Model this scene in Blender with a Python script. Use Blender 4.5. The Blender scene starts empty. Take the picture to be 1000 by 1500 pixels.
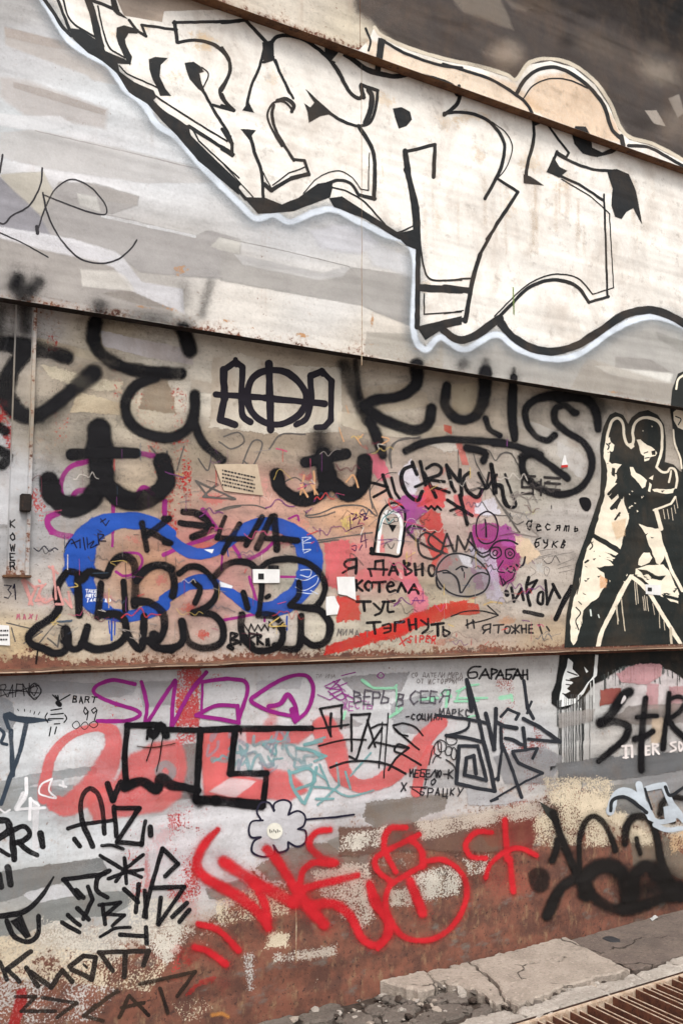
import bpy, bmesh, math, random
from mathutils import Vector, Matrix, noise
from mathutils.geometry import tessellate_polygon

random.seed(7)
sc = bpy.context.scene
COL = sc.collection

# ------------------------------------------------------------------ camera
PW, PH = 1000.0, 1500.0           # the photograph's own pixels
FPX = 1380.0                      # focal length in those pixels
HORIZON = 885.0                   # row of the eye level
VPX = 2777.0                      # where the wall's long edges meet
EYE = 1.6
pitch = math.atan((HORIZON - PH / 2) / FPX)
theta = math.atan((VPX - PW / 2) / math.hypot(FPX, HORIZON - PH / 2))
FWD = Vector((math.cos(theta) * math.cos(pitch), math.sin(theta) * math.cos(pitch), math.sin(pitch)))
RIGHT = FWD.cross(Vector((0, 0, 1))).normalized()
UP = RIGHT.cross(FWD).normalized()
CAM = Vector((0, 0, EYE))
cam_data = bpy.data.cameras.new('camera')
cam_data.sensor_fit = 'VERTICAL'
cam_data.sensor_height = 36.0
cam_data.lens = 36.0 * FPX / PH
cam_data.clip_start = 0.05
cam_data.clip_end = 2000
cam = bpy.data.objects.new('camera', cam_data)
cam.matrix_world = Matrix(((RIGHT.x, UP.x, -FWD.x, 0), (RIGHT.y, UP.y, -FWD.y, 0),
                           (RIGHT.z, UP.z, -FWD.z, EYE), (0, 0, 0, 1)))
COL.objects.link(cam)
sc.camera = cam

# ------------------------------------------------------------------ light
SUN_EL, SUN_AZ = math.radians(58), math.radians(205)     # azimuth from +Y, clockwise
world = bpy.data.worlds.new('World')
sc.world = world
world.use_nodes = True
wn, wl = world.node_tree.nodes, world.node_tree.links
wn.clear()
sky = wn.new('ShaderNodeTexSky')
sky.sky_type = 'NISHITA'
sky.sun_disc = False
sky.sun_elevation = SUN_EL
sky.sun_rotation = SUN_AZ
sky.dust_density = 4.0
hs = wn.new('ShaderNodeHueSaturation')
hs.inputs['Saturation'].default_value = 0.06             # overcast: the blue is veiled
bg = wn.new('ShaderNodeBackground')
bg.inputs['Strength'].default_value = 0.13
wo = wn.new('ShaderNodeOutputWorld')
wl.new(sky.outputs[0], hs.inputs['Color'])
wl.new(hs.outputs[0], bg.inputs['Color'])
wl.new(bg.outputs[0], wo.inputs['Surface'])
sd = bpy.data.lights.new('sun', 'SUN')
sd.energy = 1.5
sd.angle = math.radians(22)
sd.color = (1.0, 0.965, 0.91)
sun = bpy.data.objects.new('sun', sd)
sdir = Vector((math.sin(SUN_AZ) * math.cos(SUN_EL), math.cos(SUN_AZ) * math.cos(SUN_EL), math.sin(SUN_EL)))
sun.rotation_euler = sdir.to_track_quat('Z', 'Y').to_euler()
sun.location = (0, -6, 9)
COL.objects.link(sun)
vs = sc.view_settings
vs.view_transform = 'Standard'
vs.look = 'None'
vs.gamma = 1.0
vs.use_curve_mapping = False
vs.exposure = 0.82
sc.cycles.transparent_max_bounces = 96
sc.cycles.max_bounces = 4
sc.cycles.diffuse_bounces = 2
sc.cycles.glossy_bounces = 2
sc.cycles.use_adaptive_sampling = True
sc.cycles.adaptive_threshold = 0.02

# ------------------------------------------------------------------ geometry of the place
def ray(px, py):
    return (FWD * FPX + RIGHT * (px - PW / 2) - UP * (py - PH / 2)).normalized()

def on_wall(px, py, y):
    d = ray(px, py)
    t = y / d.y
    return Vector((d.x * t, y, EYE + d.z * t))

def on_ground(px, py, z=0.0):
    d = ray(px, py)
    t = (z - EYE) / d.z
    return Vector((d.x * t, d.y * t, z))

def to_px(p):
    v = Vector(p) - CAM
    w = v.dot(FWD)
    return (PW / 2 + FPX * v.dot(RIGHT) / w, PH / 2 - FPX * v.dot(UP) / w)

Y_LOW = on_ground(700, 1402).y            # the wall's foot meets the pavement here
Y_MID = Y_LOW - 0.012
Y_UP = Y_MID - 0.100
Y_TOP = Y_UP - 0.062
Z_RAIL = on_wall(600, 962, Y_LOW - 0.05).z
Z_UP = on_wall(560, 526, Y_UP).z
Z_TOP = on_wall(640, 116, Y_TOP).z
X0, X1 = -1.6, 9.0

def lin(c):
    out = []
    for v in c[:3]:
        v = v / 255.0
        out.append(v / 12.92 if v <= 0.04045 else ((v + 0.055) / 1.055) ** 2.4)
    return out

ALB = 0.80
def alb(c):
    """sRGB of a surface in even light -> its base colour"""
    return tuple(v * ALB for v in lin(c))

# ------------------------------------------------------------------ small helpers
def link(name, me, mat, parent=None, label=None, cat=None, group=None, kind=None):
    o = bpy.data.objects.new(name, me)
    if mat is not None and len(me.materials) == 0:
        me.materials.append(mat)
    COL.objects.link(o)
    if parent is not None:
        o.parent = parent
    for k, v in (('label', label), ('category', cat), ('group', group), ('kind', kind)):
        if v:
            o[k] = v
    return o

def empty(name, label, cat, loc=(0, 0, 0), kind=None):
    o = bpy.data.objects.new(name, None)
    COL.objects.link(o)
    o.location = loc
    if label: o['label'] = label
    if cat: o['category'] = cat
    if kind: o['kind'] = kind
    return o

def bm_mesh(name, bm):
    me = bpy.data.meshes.new(name)
    bm.normal_update()
    bm.to_mesh(me)
    bm.free()
    return me

def box_bm(x0, x1, y0, y1, z0, z1, bevel=0.0):
    bm = bmesh.new()
    v = [bm.verts.new(p) for p in ((x0, y0, z0), (x1, y0, z0), (x1, y1, z0), (x0, y1, z0),
                                   (x0, y0, z1), (x1, y0, z1), (x1, y1, z1), (x0, y1, z1))]
    for f in ((0, 3, 2, 1), (4, 5, 6, 7), (0, 1, 5, 4), (1, 2, 6, 5), (2, 3, 7, 6), (3, 0, 4, 7)):
        bm.faces.new([v[i] for i in f])
    if bevel:
        bmesh.ops.bevel(bm, geom=list(bm.edges), offset=bevel, segments=2, affect='EDGES')
    return bm

# ------------------------------------------------------------------ materials
class NT:
    def __init__(self, name):
        self.m = bpy.data.materials.new(name)
        self.m.use_nodes = True
        self.t = self.m.node_tree
        self.t.nodes.clear()
        self.out = self.n('ShaderNodeOutputMaterial')
    def n(self, kind, **kw):
        nd = self.t.nodes.new(kind)
        for k, v in kw.items():
            setattr(nd, k, v)
        return nd
    def l(self, a, b):
        self.t.links.new(a, b)
    def val(self, sock, v):
        if hasattr(v, 'is_linked') or isinstance(v, bpy.types.NodeSocket):
            self.l(v, sock)
        else:
            sock.default_value = v
    def math(self, op, a, b=0.0, c=0.0, clamp=False):
        nd = self.n('ShaderNodeMath', operation=op, use_clamp=clamp)
        self.val(nd.inputs[0], a); self.val(nd.inputs[1], b); self.val(nd.inputs[2], c)
        return nd.outputs[0]
    def step(self, lo, hi, v):
        nd = self.n('ShaderNodeMapRange', interpolation_type='SMOOTHSTEP')
        self.val(nd.inputs['Value'], v)
        self.val(nd.inputs['From Min'], lo); self.val(nd.inputs['From Max'], hi)
        return nd.outputs['Result']
    def pos(self, scale=(1, 1, 1)):
        g = self.n('ShaderNodeNewGeometry')
        m = self.n('ShaderNodeVectorMath', operation='MULTIPLY')
        self.l(g.outputs['Position'], m.inputs[0])
        m.inputs[1].default_value = scale
        return m.outputs[0]
    def noise(self, vec, scale, detail=3.0, rough=0.55, dist=0.0):
        nd = self.n('ShaderNodeTexNoise')
        self.l(vec, nd.inputs['Vector'])
        nd.inputs['Scale'].default_value = scale
        nd.inputs['Detail'].default_value = detail
        nd.inputs['Roughness'].default_value = rough
        nd.inputs['Distortion'].default_value = dist
        return nd.outputs['Fac']
    def mix(self, fac, a, b, mode='MIX'):
        nd = self.n('ShaderNodeMix', data_type='RGBA', blend_type=mode)
        self.val(nd.inputs[0], fac)
        self.val(nd.inputs[6], a if not isinstance(a, tuple) else (*a[:3], 1))
        self.val(nd.inputs[7], b if not isinstance(b, tuple) else (*b[:3], 1))
        return nd.outputs[2]
    def bump(self, h, strength, dist, normal=None):
        nd = self.n('ShaderNodeBump')
        nd.inputs['Strength'].default_value = strength
        nd.inputs['Distance'].default_value = dist
        self.l(h, nd.inputs['Height'])
        if normal is not None:
            self.l(normal, nd.inputs['Normal'])
        return nd.outputs[0]
    def bsdf(self, col, rough, normal=None, spec=0.35, metal=0.0):
        b = self.n('ShaderNodeBsdfPrincipled')
        self.val(b.inputs['Base Color'], col if not isinstance(col, tuple) else (*col[:3], 1))
        self.val(b.inputs['Roughness'], rough)
        b.inputs['Specular IOR Level'].default_value = spec
        b.inputs['Metallic'].default_value = metal
        if normal is not None:
            self.l(normal, b.inputs['Normal'])
        return b.outputs[0]
    def attr(self, name, out='Vector'):
        nd = self.n('ShaderNodeAttribute', attribute_name=name)
        return nd.outputs[out]
    def done(self, shader):
        self.l(shader, self.out.inputs['Surface'])
        return self.m

def wall_relief(N):
    """hand-beaten steel under the paint: broad buckles and a fine orange-peel; shared by plate and paint"""
    h1 = N.noise(N.pos((1, 1, 1)), 1.6, 1.0, 0.4)
    h0 = N.noise(N.pos((0.35, 1, 4.5)), 1.7, 2.0, 0.5)
    n1 = N.bump(N.math('MULTIPLY_ADD', h0, 0.45, h1), 0.75, 0.05)
    h2 = N.noise(N.pos((1, 1, 1)), 55.0, 4.0, 0.6)
    return N.bump(h2, 0.25, 0.004, n1)

def plate_material(name, rust_grain=58.0):
    N = NT(name)
    base = N.attr('tint', 'Color')
    rust = N.attr('rust', 'Fac')
    # brushed house-paint bands running along the wall, and blotches
    band = N.noise(N.pos((0.55, 1, 7.0)), 2.2, 5.0, 0.6, 0.3)
    blot = N.noise(N.pos(), 6.0, 6.0, 0.62)
    fine = N.noise(N.pos(), 90.0, 3.0, 0.6)
    k = N.math('MULTIPLY_ADD', N.math('SUBTRACT', band, 0.5), N.math('MULTIPLY_ADD', N.attr('grime', 'Fac'), 1.0, 0.3), 1.0)
    k = N.math('MULTIPLY_ADD', N.math('SUBTRACT', blot, 0.5), 0.38, k)
    k = N.math('MULTIPLY_ADD', N.math('SUBTRACT', fine, 0.5), 0.3, k)
    kk = N.n('ShaderNodeCombineColor')
    for i in range(3):
        N.l(k, kk.inputs[i])
    col = N.mix(1.0, base, kk.outputs[0], 'MULTIPLY')
    # warm grime that has run down
    run = N.noise(N.pos((14, 1, 0.9)), 1.0, 4.0, 0.6)
    stain = N.math('MULTIPLY', N.step(0.54, 0.78, run), N.step(0.42, 0.7, N.noise(N.pos(), 2.4, 3.0)))
    col = N.mix(N.math('MULTIPLY', stain, 0.38), col, alb((150, 112, 78)))
    # dull grey-brown grime, thick in blotches and fine in grain
    gr = N.math('MULTIPLY', N.step(0.46, 0.72, N.noise(N.pos((0.8, 1, 1.3)), 7.5, 7.0, 0.7, 0.3)), N.attr('grime', 'Fac'))
    col = N.mix(gr, col, alb((104, 96, 90)))
    gd = N.math('MULTIPLY', N.step(0.57, 0.68, N.noise(N.pos(), 75.0, 3.0, 0.65)), N.math('MULTIPLY', N.attr('grime', 'Fac'), 0.8))
    col = N.mix(gd, col, alb((84, 74, 68)))
    # rust: where the traced field says so, broken up by two grains
    g1 = N.noise(N.pos(), rust_grain, 6.0, 0.68)
    g2 = N.noise(N.pos((1, 1, 1.4)), 5.5, 4.0, 0.6)
    s = N.math('ADD', rust, N.math('MULTIPLY', N.math('SUBTRACT', g1, 0.5), 1.55))
    s = N.math('ADD', s, N.math('MULTIPLY', N.math('SUBTRACT', g2, 0.5), 0.9))
    rf = N.step(0.46, 0.56, s)
    halo = N.math('MULTIPLY', N.step(0.22, 0.5, s), 0.35)
    rc = N.mix(N.step(0.35, 0.65, N.noise(N.pos(), 11.0, 5.0, 0.65)), alb((98, 67, 57)), alb((136, 87, 70)))
    rc = N.mix(N.step(0.52, 0.72, N.noise(N.pos((1, 1, 0.5)), 24.0, 5.0, 0.7)), rc, alb((146, 114, 88)))
    rc = N.mix(N.step(0.56, 0.7, N.noise(N.pos(), 60.0, 4.0, 0.7)), rc, alb((66, 50, 45)))
    rc = N.mix(N.step(0.58, 0.74, N.noise(N.pos((1, 1, 2.0)), 7.0, 4.0, 0.6)), rc, alb((116, 108, 100)))
    col = N.mix(halo, col, alb((168, 128, 96)))
    col = N.mix(rf, col, rc)
    # pin-prick chips of rust anywhere
    chip = N.step(0.685, 0.72, N.noise(N.pos(), 48.0, 3.0, 0.6))
    chip = N.math('MULTIPLY', chip, N.step(0.45, 0.6, N.noise(N.pos(), 3.1, 2.0)))
    col = N.mix(N.math('MULTIPLY', chip, 0.75), col, alb((120, 78, 60)))
    nrm = wall_relief(N)
    nrm = N.bump(N.math('ADD', N.math('MULTIPLY', rf, -1.0), N.math('MULTIPLY', g1, N.math('MULTIPLY', rf, 1.2))), 0.5, 0.004, nrm)
    rough = N.math('MULTIPLY_ADD', rf, 0.4, 0.45)
    return N.done(N.bsdf(col, rough, nrm, 0.3))

def make_paint():
    """spray and marker paint: colour and edge come with the stroke, speckle and wear from noise"""
    N = NT('graffiti_paint')
    c = N.n('ShaderNodeAttribute', attribute_name='pcol')
    pa = N.n('ShaderNodeSeparateXYZ'); N.l(N.attr('pa'), pa.inputs[0])     # edge, softness, grit
    pb = N.n('ShaderNodeSeparateXYZ'); N.l(N.attr('pb'), pb.inputs[0])     # opacity, wear, gloss
    n_grit = N.noise(N.pos(), 210.0, 2.0, 0.7)
    n_edge = N.noise(N.pos(), 26.0, 3.0, 0.6)
    jag = N.math('MULTIPLY', N.math('SUBTRACT', n_grit, 0.5), pa.outputs[2])
    jag = N.math('ADD', jag, N.math('MULTIPLY', N.math('SUBTRACT', n_edge, 0.5), N.math('MULTIPLY', pa.outputs[2], 0.8)))
    worn = N.math('MULTIPLY', pb.outputs[1], 20.0, clamp=True)          # worn paint breaks up at its rim instead of fading
    e = N.math('ADD', N.math('MULTIPLY', pa.outputs[0], N.math('SUBTRACT', 1.0, worn)), jag)
    a = N.math('SUBTRACT', 1.0, N.step(N.math('SUBTRACT', 1.0, pa.outputs[1]), 1.0, e))
    w = N.math('MULTIPLY', N.math('ADD', N.noise(N.pos(), 40.0, 4.0, 0.72), N.noise(N.pos(), 8.0, 3.0, 0.55)), 0.5)
    wf = N.math('ADD', N.math('MULTIPLY', N.noise(N.pos(), 120.0, 3.0, 0.65), 0.65), N.math('MULTIPLY', N.noise(N.pos((1, 1, 0.8)), 11.0, 3.0, 0.5), 0.35))
    w = N.math('ADD', N.math('MULTIPLY', w, N.math('SUBTRACT', 1.0, pb.outputs[2])), N.math('MULTIPLY', wf, pb.outputs[2]))
    w = N.math('MULTIPLY_ADD', w, 2.0, -0.5)
    thr = N.math('MULTIPLY_ADD', pb.outputs[1], 0.84, 0.04)
    thr = N.math('MULTIPLY_ADD', N.math('MULTIPLY', pa.outputs[0], worn), 0.72, thr)
    keep = N.step(N.math('SUBTRACT', thr, 0.06), N.math('ADD', thr, 0.06), w)
    a = N.math('MULTIPLY', N.math('MULTIPLY', a, keep), pb.outputs[0])
    # a mist of droplets: each millimetre is either painted or bare
    snap = N.n('ShaderNodeVectorMath', operation='FLOOR')
    N.l(N.pos((2300, 40000, 2300)), snap.inputs[0])
    wn_ = N.n('ShaderNodeTexWhiteNoise', noise_dimensions='3D')
    N.l(snap.outputs[0], wn_.inputs['Vector'])
    a = N.math('GREATER_THAN', a, wn_.outputs['Value'])
    k = N.math('MULTIPLY_ADD', N.math('SUBTRACT', N.noise(N.pos(), 9.0, 4.0, 0.65), 0.5), 0.5, 1.0)
    k = N.math('MULTIPLY_ADD', N.math('SUBTRACT', N.noise(N.pos(), 120.0, 3.0, 0.65), 0.5), 0.25, k)
    kk = N.n('ShaderNodeCombineColor')
    for i in range(3):
        N.l(k, kk.inputs[i])
    col = N.mix(1.0, c.outputs['Color'], kk.outputs[0], 'MULTIPLY')
    # grime that settles over old paint
    mo = N.n('ShaderNodeAttribute', attribute_name='mott').outputs['Fac']
    mf = N.math('MULTIPLY', N.step(0.42, 0.72, N.noise(N.pos((1, 1, 0.7)), 4.5, 5.0, 0.68, 0.4)), mo)
    col = N.mix(mf, col, alb((150, 118, 88)))
    mf2 = N.math('MULTIPLY', N.step(0.56, 0.7, N.noise(N.pos(), 17.0, 4.0, 0.7)), N.math('MULTIPLY', mo, 0.8))
    col = N.mix(mf2, col, alb((112, 92, 76)))
    b = N.bsdf(col, 0.55, wall_relief(N), 0.12)
    tr = N.n('ShaderNodeBsdfTransparent')
    mx = N.n('ShaderNodeMixShader')
    N.l(a, mx.inputs[0]); N.l(tr.outputs[0], mx.inputs[1]); N.l(b, mx.inputs[2])
    return N.done(mx.outputs[0])

def simple(name, c1, c2, scale, rough, bump=0.3, bdist=0.004, c3=None, spec=0.3, stretch=(1, 1, 1)):
    N = NT(name)
    f = N.noise(N.pos(stretch), scale, 6.0, 0.65)
    col = N.mix(N.step(0.35, 0.65, f), alb(c1), alb(c2))
    if c3:
        col = N.mix(N.step(0.55, 0.68, N.noise(N.pos(), scale * 3.1, 5.0, 0.7)), col, alb(c3))
    h = N.noise(N.pos(), scale * 5, 5.0, 0.65)
    return N.done(N.bsdf(col, rough, N.bump(h, bump, bdist), spec))

PAINT = make_paint()
M_TOP = plate_material('painted_steel_top')
M_PLATE = plate_material('painted_steel')
M_EDGE = simple('rusty_edge', (96, 68, 50), (132, 94, 66), 14, 0.85, 0.6, 0.004, (52, 40, 36))
M_DARK_EDGE = simple('dark_edge', (34, 29, 27), (48, 39, 35), 16, 0.85, 0.5, 0.003, (74, 54, 42))  # near-black steel for plate edges, undersides and the clip
M_RUST_TOP = simple('flaking_rust', (84, 60, 48), (112, 80, 60), 22, 0.9, 0.6, 0.004, (56, 42, 36))

# ------------------------------------------------------------------ the steel wall
TINT = {
 'top': [(300,0,205,190,172),(420,20,215,205,190),(520,40,224,212,190),(560,20,150,138,125),(650,40,100,92,86),(760,60,98,90,84),
         (900,80,88,80,75),(960,120,112,104,97),(1000,10,46,42,41),(900,10,64,58,55),(700,5,96,88,84),(980,200,130,122,114)],  # dark right-hand tints mix paint colour with painted-in shade
 'upper': [(20,20,168,166,165),(40,60,196,196,199),(30,180,206,210,213),(150,150,216,219,222),(250,230,222,224,227),(100,230,222,220,222),
           (60,340,176,171,170),(200,400,186,181,176),(450,330,196,196,198),(480,440,226,223,219),(350,450,228,222,214),(560,490,222,214,203),
           (700,540,168,162,152),(900,560,186,179,168),(950,500,190,187,182),(200,10,150,135,122),(250,20,190,172,155),(20,410,178,172,168)],
 'mid': [(60,470,190,185,182),(150,480,205,190,165),(250,510,216,207,192),(150,560,170,155,135),(200,600,197,184,162),(90,640,150,140,125),
         (300,580,216,207,192),(400,550,182,167,147),(480,540,172,157,137),(560,600,192,180,162),(700,580,167,152,132),(800,590,187,174,157),
         (840,650,192,184,174),(780,720,177,170,157),(830,760,182,174,167),(300,660,152,137,117),(400,650,157,140,120),(500,660,160,144,127),
         (620,660,167,152,137),(200,720,192,172,147),(60,730,172,172,174),(20,700,192,192,195),(20,800,170,170,172),(60,870,197,187,180),
         (100,920,202,187,167),(30,940,207,182,142),(220,830,192,145,115),(300,800,198,130,122),(380,720,207,157,141),(330,860,192,140,132),
         (430,850,172,167,152),(400,920,202,192,182),(480,920,206,197,178),(520,750,216,166,128),(540,820,202,136,130),(600,720,192,172,166),
         (660,760,192,168,158),(640,880,177,162,138),(720,930,187,168,153),(780,880,192,182,172),(560,930,192,182,162),(800,930,187,164,135),
         (960,600,176,164,148)],
 'low': [(60,1000,158,156,159),(60,1060,206,209,212),(150,1020,188,184,186),(100,1100,221,223,226),(80,1170,182,186,189),(130,1200,216,219,222),
         (60,1240,212,216,219),(50,1300,160,160,158),(150,1330,184,184,182),(250,1250,207,200,203),(300,1180,216,213,216),(350,1200,221,219,222),
         (480,1020,207,205,207),(600,1040,212,212,214),(560,1180,207,204,207),(450,1180,216,213,216),(750,1000,192,189,187),(780,1080,197,197,200),
         (700,1180,194,189,187),(850,1120,170,168,165),(850,1050,192,192,190),(900,1080,202,197,192),(950,1150,140,140,142),(960,1000,217,207,207),
         (900,1200,196,182,160),(550,1250,150,140,134),(650,1250,150,126,118),(60,1390,196,186,170),(250,1400,178,160,146)],
}
RUST_LINE = [(-200,1440),(0,1415),(120,1400),(230,1370),(300,1335),(360,1300),(430,1262),(520,1240),(620,1222),(720,1205),(800,1195),(880,1200),(1000,1215),(1300,1180)]

def rust_line(px):
    for (a, ya), (b, yb) in zip(RUST_LINE, RUST_LINE[1:]):
        if px <= b:
            t = max(0.0, (px - a) / (b - a))
            return ya + (yb - ya) * t
    return RUST_LINE[-1][1]

def tint_at(kind, px, py):
    s = 0.0; c = [0.0, 0.0, 0.0]
    for (x, y, r, g, b) in TINT[kind]:
        w = 1.0 / ((x - px) ** 2 + ((y - py) * 1.5) ** 2 + 300.0) ** 1.7
        s += w
        c[0] += r * w; c[1] += g * w; c[2] += b * w
    c = [v / s for v in c]
    if kind == 'mid':                      # the coats of paint have greyed
        m = sum(c) / 3
        c = [m + (v - m) * 0.92 for v in c]
    return alb(c)

def sstep(a, b, v):
    t = min(1.0, max(0.0, (v - a) / (b - a)))
    return t * t * (3 - 2 * t)

def rust_at(kind, px, py, x, z, z0, z1):
    if kind == 'low':
        yb = rust_line(px)
        r = 0.08 + 0.92 * sstep(yb - 80, yb + 110, py)
        r += 0.22 * math.exp(-((px - 830) / 90) ** 2 - ((py - 1180) / 40) ** 2)
        return r
    r = 0.02 + (0.30 if kind != 'mid' else 0.8) * math.exp(-max(0, z - z0 - 0.02) / (0.022 if kind != 'mid' else 0.03))
    if kind == 'upper':
        r += 0.10 * math.exp(-(z - z0) / 0.14)
        r += 0.22 * math.exp(-(z1 - z) / 0.04)
    if kind == 'mid':
        r += 0.16 * math.exp(-(z - z0) / 0.10) + 0.12 * math.exp(-(z1 - z) / 0.05)
        r += 0.12 * math.exp(-((px - 60) / 50) ** 2)
    if kind == 'top':
        r += 0.2 * math.exp(-(z - z0) / 0.08)
    return r

def plate(name, label, kind, y, z0, z1, parent, mat, nx=150, nz=34):
    bm = bmesh.new()
    lt = bm.verts.layers.float_color.new('tint')
    lr = bm.verts.layers.float.new('rust')
    lg = bm.verts.layers.float.new('grime')
    rows = []
    for j in range(nz + 1):
        z = z0 + (z1 - z0) * j / nz
        row = []
        for i in range(nx + 1):
            x = X0 + (X1 - X0) * i / nx
            v = bm.verts.new((x, y, z))
            px, py = to_px((x, y, z))
            px = min(1300, max(-300, px)); py = min(1600, max(-200, py))
            v[lt] = (*tint_at(kind, px, py), 1.0)
            v[lr] = rust_at(kind, px, py, x, z, z0, z1)
            v[lg] = {'mid': 0.55, 'low': 0.28, 'upper': 0.16, 'top': 0.3}[kind]
            row.append(v)
        rows.append(row)
    for j in range(nz):
        for i in range(nx):
            bm.faces.new((rows[j][i], rows[j][i + 1], rows[j + 1][i + 1], rows[j + 1][i]))
    edges = [e for e in bm.edges if e.is_boundary]
    ext = bmesh.ops.extrude_edge_only(bm, edges=edges)
    vv = [g for g in ext['geom'] if isinstance(g, bmesh.types.BMVert)]
    for v in vv:
        v.co.y += 0.055
    for f in ext['geom']:
        if isinstance(f, bmesh.types.BMFace):
            f.material_index = 1
    me = bm_mesh(name, bm)
    me.materials.append(mat); me.materials.append(M_EDGE if kind == 'top' else M_DARK_EDGE)
    return link(name, me, None, parent, label)

WALL = empty('steel_wall', 'graffiti-covered wall of painted steel plates rusting along its foot', 'wall', (0, Y_LOW, 0))
WALL['kind'] = 'thing'
WALL_INV = Matrix.Translation((0, -Y_LOW, 0))
def adopt(o):
    """keep world coordinates of a mesh that was modelled in place"""
    o.matrix_parent_inverse = WALL_INV
    return o

ZT1 = Z_TOP + 1.45
PL = {}
PL['top'] = adopt(plate('wall_plate', 'topmost plate, beige and dark brown, jutting out over the mural', 'top', Y_TOP, Z_TOP, ZT1, WALL, M_TOP, 130, 26))
PL['upper'] = adopt(plate('wall_plate', 'pale grey plate that carries most of the big white mural', 'upper', Y_UP, Z_UP, Z_TOP + 0.05, WALL, M_PLATE))
PL['mid'] = adopt(plate('wall_plate', 'beige plate crowded with black spray tags and small writing', 'mid', Y_MID, Z_RAIL - 0.02, Z_UP + 0.05, WALL, M_PLATE))
PL['low'] = adopt(plate('wall_plate', 'white and grey bottom plate rusted brown along its foot', 'low', Y_LOW, -0.25, Z_RAIL + 0.03, WALL, M_PLATE))

# ledge between middle and bottom plate: an angle bar, rusted on top
def ledge():
    bm = bmesh.new()
    prof = [(Y_MID + 0.004, Z_RAIL + 0.007), (Y_MID - 0.004, Z_RAIL + 0.006), (Y_MID - 0.010, Z_RAIL + 0.003), (Y_LOW - 0.067, Z_RAIL + 0.002),
            (Y_LOW - 0.070, Z_RAIL + 0.000), (Y_LOW - 0.070, Z_RAIL - 0.004), (Y_LOW - 0.068, Z_RAIL - 0.006), (Y_LOW + 0.004, Z_RAIL - 0.006)]
    n = 160
    rows = []
    for i in range(n + 1):
        x = X0 + (X1 - X0) * i / n
        dz = 0.004 * noise.noise((x * 2.1, 3.3, 0)) + 0.003 * noise.noise((x * 9, 7.7, 0))
        rows.append([bm.verts.new((x, y + 0.002 * noise.noise((x * 7, k * 3.1, 1)), z + dz)) for k, (y, z) in enumerate(prof)])
    for a, b in zip(rows, rows[1:]):
        for k in range(len(prof) - 1):
            bm.faces.new((a[k], b[k], b[k + 1], a[k + 1]))
    bm.faces.new(rows[0]); bm.faces.new(list(reversed(rows[-1])))
    bmesh.ops.recalc_face_normals(bm, faces=bm.faces)
    for f in bm.faces:
        f.material_index = 1 if abs(f.normal.y) < 0.8 else 0
    return bm_mesh('ledge', bm)
M_LEDGE = simple('ledge_steel', (158, 134, 114), (186, 162, 140), 9, 0.8, 0.6, 0.004, (96, 66, 52), stretch=(0.5, 2, 2))
ledge_me = ledge()
ledge_me.materials.append(M_LEDGE); ledge_me.materials.append(M_RUST_TOP)
adopt(link('ledge', ledge_me, None, WALL, 'rusted angle bar running along the wall above the bottom plate'))

def weld(px, py0, py1, y, parent, w=0.006):
    a = on_wall(px, py0, y); b = on_wall(px, py1, y)
    bm = bmesh.new()
    n = 26
    prev = None
    for i in range(n + 1):
        z = a.z + (b.z - a.z) * i / n
        x = a.x + 0.003 * noise.noise((z * 9, px, 0))
        ww = w * (0.7 + 0.5 * abs(noise.noise((z * 23, px, 5))))
        cur = [bm.verts.new((x - ww, y + 0.001, z)), bm.verts.new((x, y - 0.0022, z)), bm.verts.new((x + ww, y + 0.001, z))]
        if prev:
            for k in range(2):
                bm.faces.new((prev[k], prev[k + 1], cur[k + 1], cur[k]))
        prev = cur
    bmesh.ops.recalc_face_normals(bm, faces=bm.faces)
    o = link('weld_seam', bm_mesh('weld_seam', bm), M_EDGE, parent)
    o.matrix_parent_inverse = Matrix.Identity(4)
    return o
M_WELD = simple('weld_bead', (196, 178, 152), (150, 112, 84), 30, 0.75, 0.5, 0.003)
for o in (weld(529, 95, 535, Y_UP, PL['upper'], 0.003), weld(434, 1300, 1410, Y_LOW, PL['low'], 0.005)):
    o.data.materials[0] = M_WELD
weld(527, -20, 72, Y_TOP, PL['top'], 0.002)

# steel cover strip down the middle plate at the left, with its clip
Y_STRIP = Y_MID - 0.014
STRIP_X = (on_wall(17, 640, Y_STRIP).x, on_wall(49, 640, Y_STRIP).x)
STRIP_Z = (on_wall(25, 842, Y_STRIP).z, Z_UP + 0.03)
bm = bmesh.new()
lt = bm.verts.layers.float_color.new('tint'); lr = bm.verts.layers.float.new('rust')
n = 30
prof = [(STRIP_X[0], Y_MID + 0.004), (STRIP_X[0] + 0.004, Y_STRIP), (STRIP_X[1] - 0.016, Y_STRIP), (STRIP_X[1] - 0.013, Y_STRIP - 0.010),
        (STRIP_X[1] - 0.002, Y_STRIP - 0.010), (STRIP_X[1], Y_MID + 0.004)]
prev = None
for j in range(n + 1):
    z = STRIP_Z[0] + (STRIP_Z[1] - STRIP_Z[0]) * j / n
    cur = []
    for k, (x, y) in enumerate(prof):
        v = bm.verts.new((x + 0.0012 * noise.noise((z * 8, k, 0)), y, z))
        px, py = to_px((x, y, z))
        v[lt] = (*tint_at('mid', px, py), 1)
        v[lr] = 0.36 if k in (3, 4, 5) else 0.14 + 0.5 * math.exp(-(z - STRIP_Z[0]) / 0.05)
        cur.append(v)
    if prev:
        for k in range(len(prof) - 1):
            bm.faces.new((prev[k], prev[k + 1], cur[k + 1], cur[k]))
    else:
        bm.faces.new(cur)
    prev = cur
bmesh.ops.recalc_face_normals(bm, faces=bm.faces)
PL['strip'] = adopt(link('cover_strip', bm_mesh('cover_strip', bm), M_PLATE, WALL, 'narrow upright steel strip with a raised rusty edge'))
c = on_wall(38, 738, Y_STRIP)
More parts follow.
